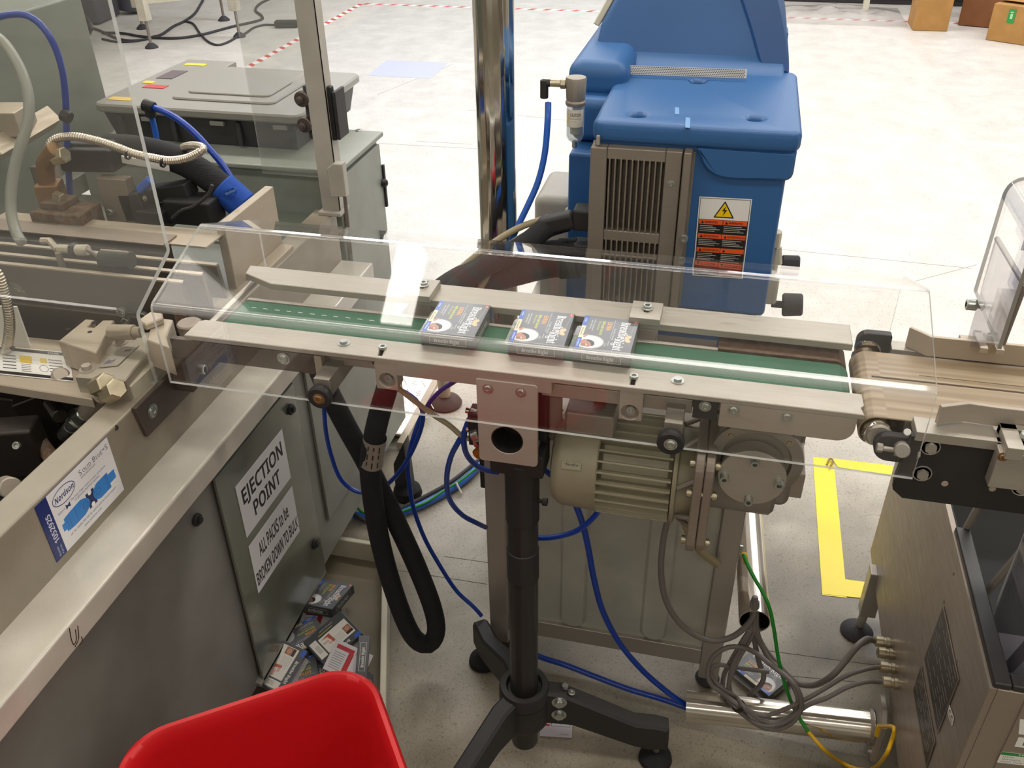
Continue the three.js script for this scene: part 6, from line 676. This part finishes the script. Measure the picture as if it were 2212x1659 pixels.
{ const c = canvasTex(256, 32, (x, w, h) => { x.fillStyle = '#f3efec'; x.fillRect(0, 0, w, h); x.fillStyle = '#cc5a50'; for (let i = -1; i < 3; i++) { const X = i * 128; x.beginPath(); x.moveTo(X, h); x.lineTo(X + 54, h); x.lineTo(X + 96, 0); x.lineTo(X + 42, 0); x.fill(); } }); c.wrapS = THREE.RepeatWrapping;
  const strip = (a, b, w, label) => { const A = V(...a), B = V(...b), L = A.distanceTo(B), g = new THREE.BoxGeometry(L, 0.001, w); const u = g.attributes.uv; for (let i = 0; i < u.count; i++) u.setX(i, u.getX(i) * L / 0.26); g.rotateY(-Math.atan2(B.z - A.z, B.x - A.x)); g.translate((A.x + B.x) / 2, 0.0008, (A.z + B.z) / 2); return g; }; const m = STD({ map: c, roughness: 0.4 });
  const t = thing('striped_tape', 'red and white striped tape marking out the open floor', 'floor tape', [-1, 0, -8]); part('strip', strip([-3.43, 0, -8.27], [-3.36, 0, -5.2], 0.055), m, t); part('strip', strip([-3.43, 0, -8.27], [2.6, 0, -8.29], 0.055), m, t); }
// ---------------------------------------------------------------- things behind and far off
{ const t = thing('cardboard_box', 'plain tan cardboard box standing alone on the far floor', 'box', [1.43, 0, -8.1]); part('box', box(1.3, 1.555, 0.002, 0.42, -8.25, -7.95, 0.004), M.card, t); part('flap_seam', box(1.3, 1.555, 0.42, 0.424, -8.11, -8.09, 0.001), M.cardDark, t); }
{ const t = thing('cardboard_box', 'darker brown cardboard box behind the green-labelled one', 'box', [1.9, 0, -8.2]); part('box', tbox([1.95, 0.18, -8.32], 0.46, 0.35, 0.4, [0, -18, 0], 0.004), M.cardDark, t); part('flap', tbox([1.95, 0.37, -8.32], 0.46, 0.006, 0.2, [0, -18, 0], 0.001), M.cardDark, t); }
{ const t = thing('cardboard_box', 'small tan cardboard box with a green label', 'box', [1.98, 0, -7.75]); part('box', tbox([1.99, 0.13, -7.76], 0.29, 0.255, 0.3, [0, -32, 0], 0.004), M.card, t); part('flap', tbox([1.99, 0.275, -7.76], 0.29, 0.004, 0.15, [0, -32, 0], 0.001), M.card, t);
  const rz = (x, z) => [1.99 + Math.cos(0.5585) * x - Math.sin(0.5585) * z, -7.76 + Math.sin(0.5585) * x + Math.cos(0.5585) * z]; const a = rz(-0.03, 0.1515), b = rz(0.02, 0.1515); part('green_label', sheet([a[0], 0.235, a[1]], [b[0], 0.235, b[1]], [a[0], 0.14, a[1]], 0.0008, 0.001), STD({ roughness: 0.5, map: canvasTex(48, 96, (x, w, h) => { x.fillStyle = '#2c8a3c'; x.fillRect(0, 0, w, h); x.fillStyle = '#a8d0a8'; x.fillRect(12, 18, 22, 8); x.fillRect(16, 32, 16, 36); }) }), t, 'green label'); }
{ const t = thing('far_machine', 'grey machine plinth at the far side of the floor', 'machine', [1.5, 0, -9.3]); part('plinth', box(0.2, 2.6, 0.06, 1.1, -9.9, -8.95, 0.01), paint(0x9a9590, 0.5), t); part('kick_board', box(0.25, 2.55, 0, 0.06, -9.85, -9.0, 0.004), M.greyRubber, t); part('door_gap', box(1.4, 1.41, 0.1, 1.05, -8.955, -8.949, 0.001), M.greyRubber, t); part('pale_leg', box(0.98, 1.03, 0, 0.3, -8.7, -8.65, 0.004), M.cream, t); }
{ const n = 26, m = 18, g = new THREE.PlaneGeometry(1.0, 0.75, n, m); g.rotateX(-Math.PI / 2); const p = g.attributes.position; for (let i = 0; i < p.count; i++) { const x = p.getX(i), z = p.getZ(i); p.setY(i, 0.01 + 0.16 * Math.pow(fbm(x * 5 + 9, z * 5 + 9, 64, 71, 4), 1.6) * Math.max(0, 1 - (x * x * 3.4 + z * z * 5.5))); } g.translate(0.78, 0, -8.42); g.computeVertexNormals(); solo('plastic_sheet', g, M.film, 'crumpled clear plastic sheet heaped on the far floor', 'sheet'); }
{ const t = thing('work_table', 'pale steel table legs with thin levelling feet', 'table', [-4.4, 0, -6.9]); const pale = paint(0xd4cfbe, 0.4);
  for (const [x, z, h] of [[-4.86, -6.96, 0.17], [-4.4, -6.36, 0.2], [-4.34, -7.38, 0.17], [-3.9, -6.82, 0.2]]) { const l = part('leg', box(x - 0.035, x + 0.035, h, 0.9, z - 0.035, z + 0.035, 0.004), pale, t); part('rod', rod([x, 0.02, z], [x, h + 0.01, z], 0.011), M.darkSteel, l); part('foot', turned([[0, 0], [0.05, 0], [0.048, 0.01], [0.02, 0.035], [0, 0.04]], [x, 0, z]), M.greyRubber, l); }
  part('stretcher', rod([-4.86, 0.33, -6.96], [-4.34, 0.33, -7.38], 0.025, 0.025, 4), pale, t); part('stretcher', rod([-4.4, 0.33, -6.36], [-3.9, 0.33, -6.82], 0.02, 0.02, 4), pale, t); part('table_top', prismY([[-4.9, -7.0], [-4.4, -6.3], [-3.82, -6.8], [-4.32, -7.46]], 0.9, 0.94, 0.004), pale, t); }
{ const t = thing('vacuum_cleaner', 'black and red vacuum cleaner lying on the far floor', 'vacuum cleaner', [-5.1, 0, -6.3]); const g = new THREE.SphereGeometry(0.17, 28, 18); g.scale(1.05, 0.75, 1); g.translate(-5.08, 0.135, -6.35); part('body', boxUV(g.toNonIndexed()), PHY({ color: 0x16151a, roughness: 0.25, clearcoat: 0.5 }), t); part('red_band', tbox([-5.16, 0.2, -6.27], 0.16, 0.04, 0.16, [0, 30, 8], 0.015), STD({ color: 0x9a2620, roughness: 0.4 }), t); part('red_band', tbox([-5.06, 0.06, -6.21], 0.14, 0.03, 0.06, [0, 30, 0], 0.01), STD({ color: 0x9a2620, roughness: 0.4 }), t); part('wheel', rod([-4.96, 0.06, -6.28], [-4.93, 0.06, -6.27], 0.06, 0.06, 28), M.black, t); part('yellow_foot', tbox([-5.0, 0.012, -6.17], 0.2, 0.02, 0.06, [0, 20, 0], 0.004), M.tape, t); }
{ const t = thing('far_trolley', 'dark grey machine base with a rounded drum beside it', 'machine', [-5.5, 0, -7.4]); part('base', tbox([-5.75, 0.11, -7.15], 0.85, 0.2, 0.4, [0, 8, 0], 0.02), STD({ color: 0x4a474c, roughness: 0.6 }), t); part('motor', tbox([-5.6, 0.25, -7.2], 0.3, 0.12, 0.24, [0, 8, 0], 0.02), STD({ color: 0x4c4a4a, roughness: 0.6 }), t); part('drum', rod([-5.33, 0.02, -7.55], [-5.3, 0.5, -7.6], 0.13, 0.14, 32), STD({ color: 0x55555e, roughness: 0.4 }), t); part('white_body', box(-6.4, -5.6, 0.3, 0.9, -7.9, -7.3, 0.01), M.cream, t); }
solo('floor_lead', cable([[-5.4194, 0.008, -6.9546], [-5.1584, 0.008, -6.8016], [-4.8594, 0.008, -6.581], [-4.6897, 0.008, -6.5128], [-4.5972, 0.008, -6.5613], [-4.5785, 0.008, -6.6629], [-4.5594, 0.008, -6.7668], [-4.6267, 0.008, -7.053], [-4.6454, 0.008, -7.2533], [-4.7216, 0.008, -7.5531], [-4.8873, 0.008, -7.9473], [-4.9824, 0.008, -8.1567], [-5.2234, 0.008, -8.5997]], 0.011), M.greyRubber, 'dark power lead running from the vacuum up past the table', 'cable');
solo('floor_lead', cable([[-5.0786, 0.009, -6.7236], [-4.8996, 0.009, -6.7373], [-4.7074, 0.009, -6.6691], [-4.5197, 0.009, -6.6354], [-4.3336, 0.009, -6.6678], [-4.2166, 0.009, -6.8213], [-4.1273, 0.009, -7.1151], [-4.0147, 0.009, -7.3923], [-4.0711, 0.009, -7.5565], [-4.2509, 0.009, -7.7894], [-4.3483, 0.009, -8.0732], [-4.3719, 0.009, -8.3879]], 0.011), M.greyRubber, 'long grey lead crossing under all the table legs', 'cable');
solo('floor_lead', cable([[-4.6294, 0.008, -7.256], [-4.5064, 0.008, -7.1648], [-4.267, 0.008, -6.8513], [-4.0475, 0.008, -6.5932], [-3.9195, 0.008, -6.5058], [-3.8862, 0.008, -6.5898], [-3.9001, 0.008, -6.7808], [-3.8971, 0.008, -6.9151], [-3.9272, 0.008, -7.1185], [-3.8921, 0.008, -7.2324], [-3.7909, 0.008, -7.2496]], 0.009), M.greyRubber, 'thin lead dipping round to the small power adapter', 'cable');
solo('floor_lead', cable([[-3.6515, 0.008, -7.3465], [-3.5734, 0.008, -7.3597], [-3.4414, 0.008, -7.3453]], 0.008), M.greyRubber, 'short lead leaving the power adapter towards the post', 'cable');
solo('floor_lead', cable([[-4.9482, 0.008, -6.5327], [-4.7816, 0.008, -6.4646], [-4.6709, 0.008, -6.484], [-4.5972, 0.008, -6.5613], [-4.5408, 0.008, -6.7027]], 0.009), M.greyRubber, 'short dark lead lying beside the vacuum', 'cable');
{ const t = thing('power_adapter', 'small black power adapter lying on the far floor', 'adapter', [-3.7483, 0, -7.3516]); part('case', tbox([-3.6741, 0.03, -7.2144], 0.19, 0.05, 0.08, [0, 12, 0], 0.01), M.black, t); part('cable_boot', rod([-3.7239, 0.03, -7.1879], [-3.7662, 0.025, -7.1875], 0.016, 0.01), M.black, t); }
{ const t = thing('checker_step', 'bright checker plate step behind the machine foot', 'step', [-0.9, 0, -2.15]); part('plate', prismY([[-1.25, -2.6], [-0.75, -2.6], [-0.83, -2.0], [-1.25, -2.0]], 0.012, 0.02, 0.001), metal(0xe8e2d8, 0.4, 0.7), t); part('hem', box(-0.835, -0.812, 0.004, 0.03, -2.3, -1.95, 0.002), M.tan, t);
  const bars = []; for (let i = 0; i < 14; i++) for (let j = 0; j < 10; j++) { const x = -1.2 + i * 0.031, z = -2.55 + j * 0.055; for (let k = -1; k <= 1; k++) { const d = (i + j) & 1; const g = new THREE.SphereGeometry(1, 8, 4, 0, 6.283, 0, 1.571); g.scale(0.0115, 0.0018, 0.0021); g.rotateY(d ? 0.6 : -0.9); g.translate(x + (d ? 0.004 : 0.006) * k, 0.0198, z + 0.0085 * k); bars.push(g.toNonIndexed()); } } const tr = part('tread_bars', merge(bars), metal(0xd8d2c8, 0.35, 0.8), t); tr.userData.kind = 'stuff'; }
{ const t = thing('levelling_pad', 'brown round levelling foot on the floor by the checker step', 'foot', [-0.768, 0, -2.21]); part('disc', turned([[0, 0], [0.05, 0], [0.053, 0.006], [0.047, 0.016], [0.02, 0.03], [0, 0.032]], [-0.768, 0, -2.21], [0, 1, 0], 36), STD({ color: 0x4c4038, roughness: 0.7 }), t); part('spindle', rod([-0.768, 0.03, -2.21], [-0.775, 0.2, -2.22], 0.018, 0.026), M.tan, t); }
{ const t = thing('levelling_pad', 'black rubber foot under a dark wedge beside the blue floor hose', 'foot', [-0.735, 0, -1.74]); const b = [-0.7373, 0.02, -1.7617]; part('ball', turned([[0, 0], [0.034, 0], [0.04, 0.012], [0.036, 0.03], [0.02, 0.042], [0, 0.044]], [b[0], 0, b[2]], [0, 1, 0], 32), M.rubber, t); part('wedge', prismZ([[b[0] - 0.03, 0.03], [b[0] + 0.012, 0.03], [b[0] + 0.006, 0.19], [b[0] - 0.028, 0.115]], b[2] - 0.03, b[2] + 0.01, 0.001), M.black, t); }

scene.updateMatrixWorld(true);
renderer.render(scene, camera);
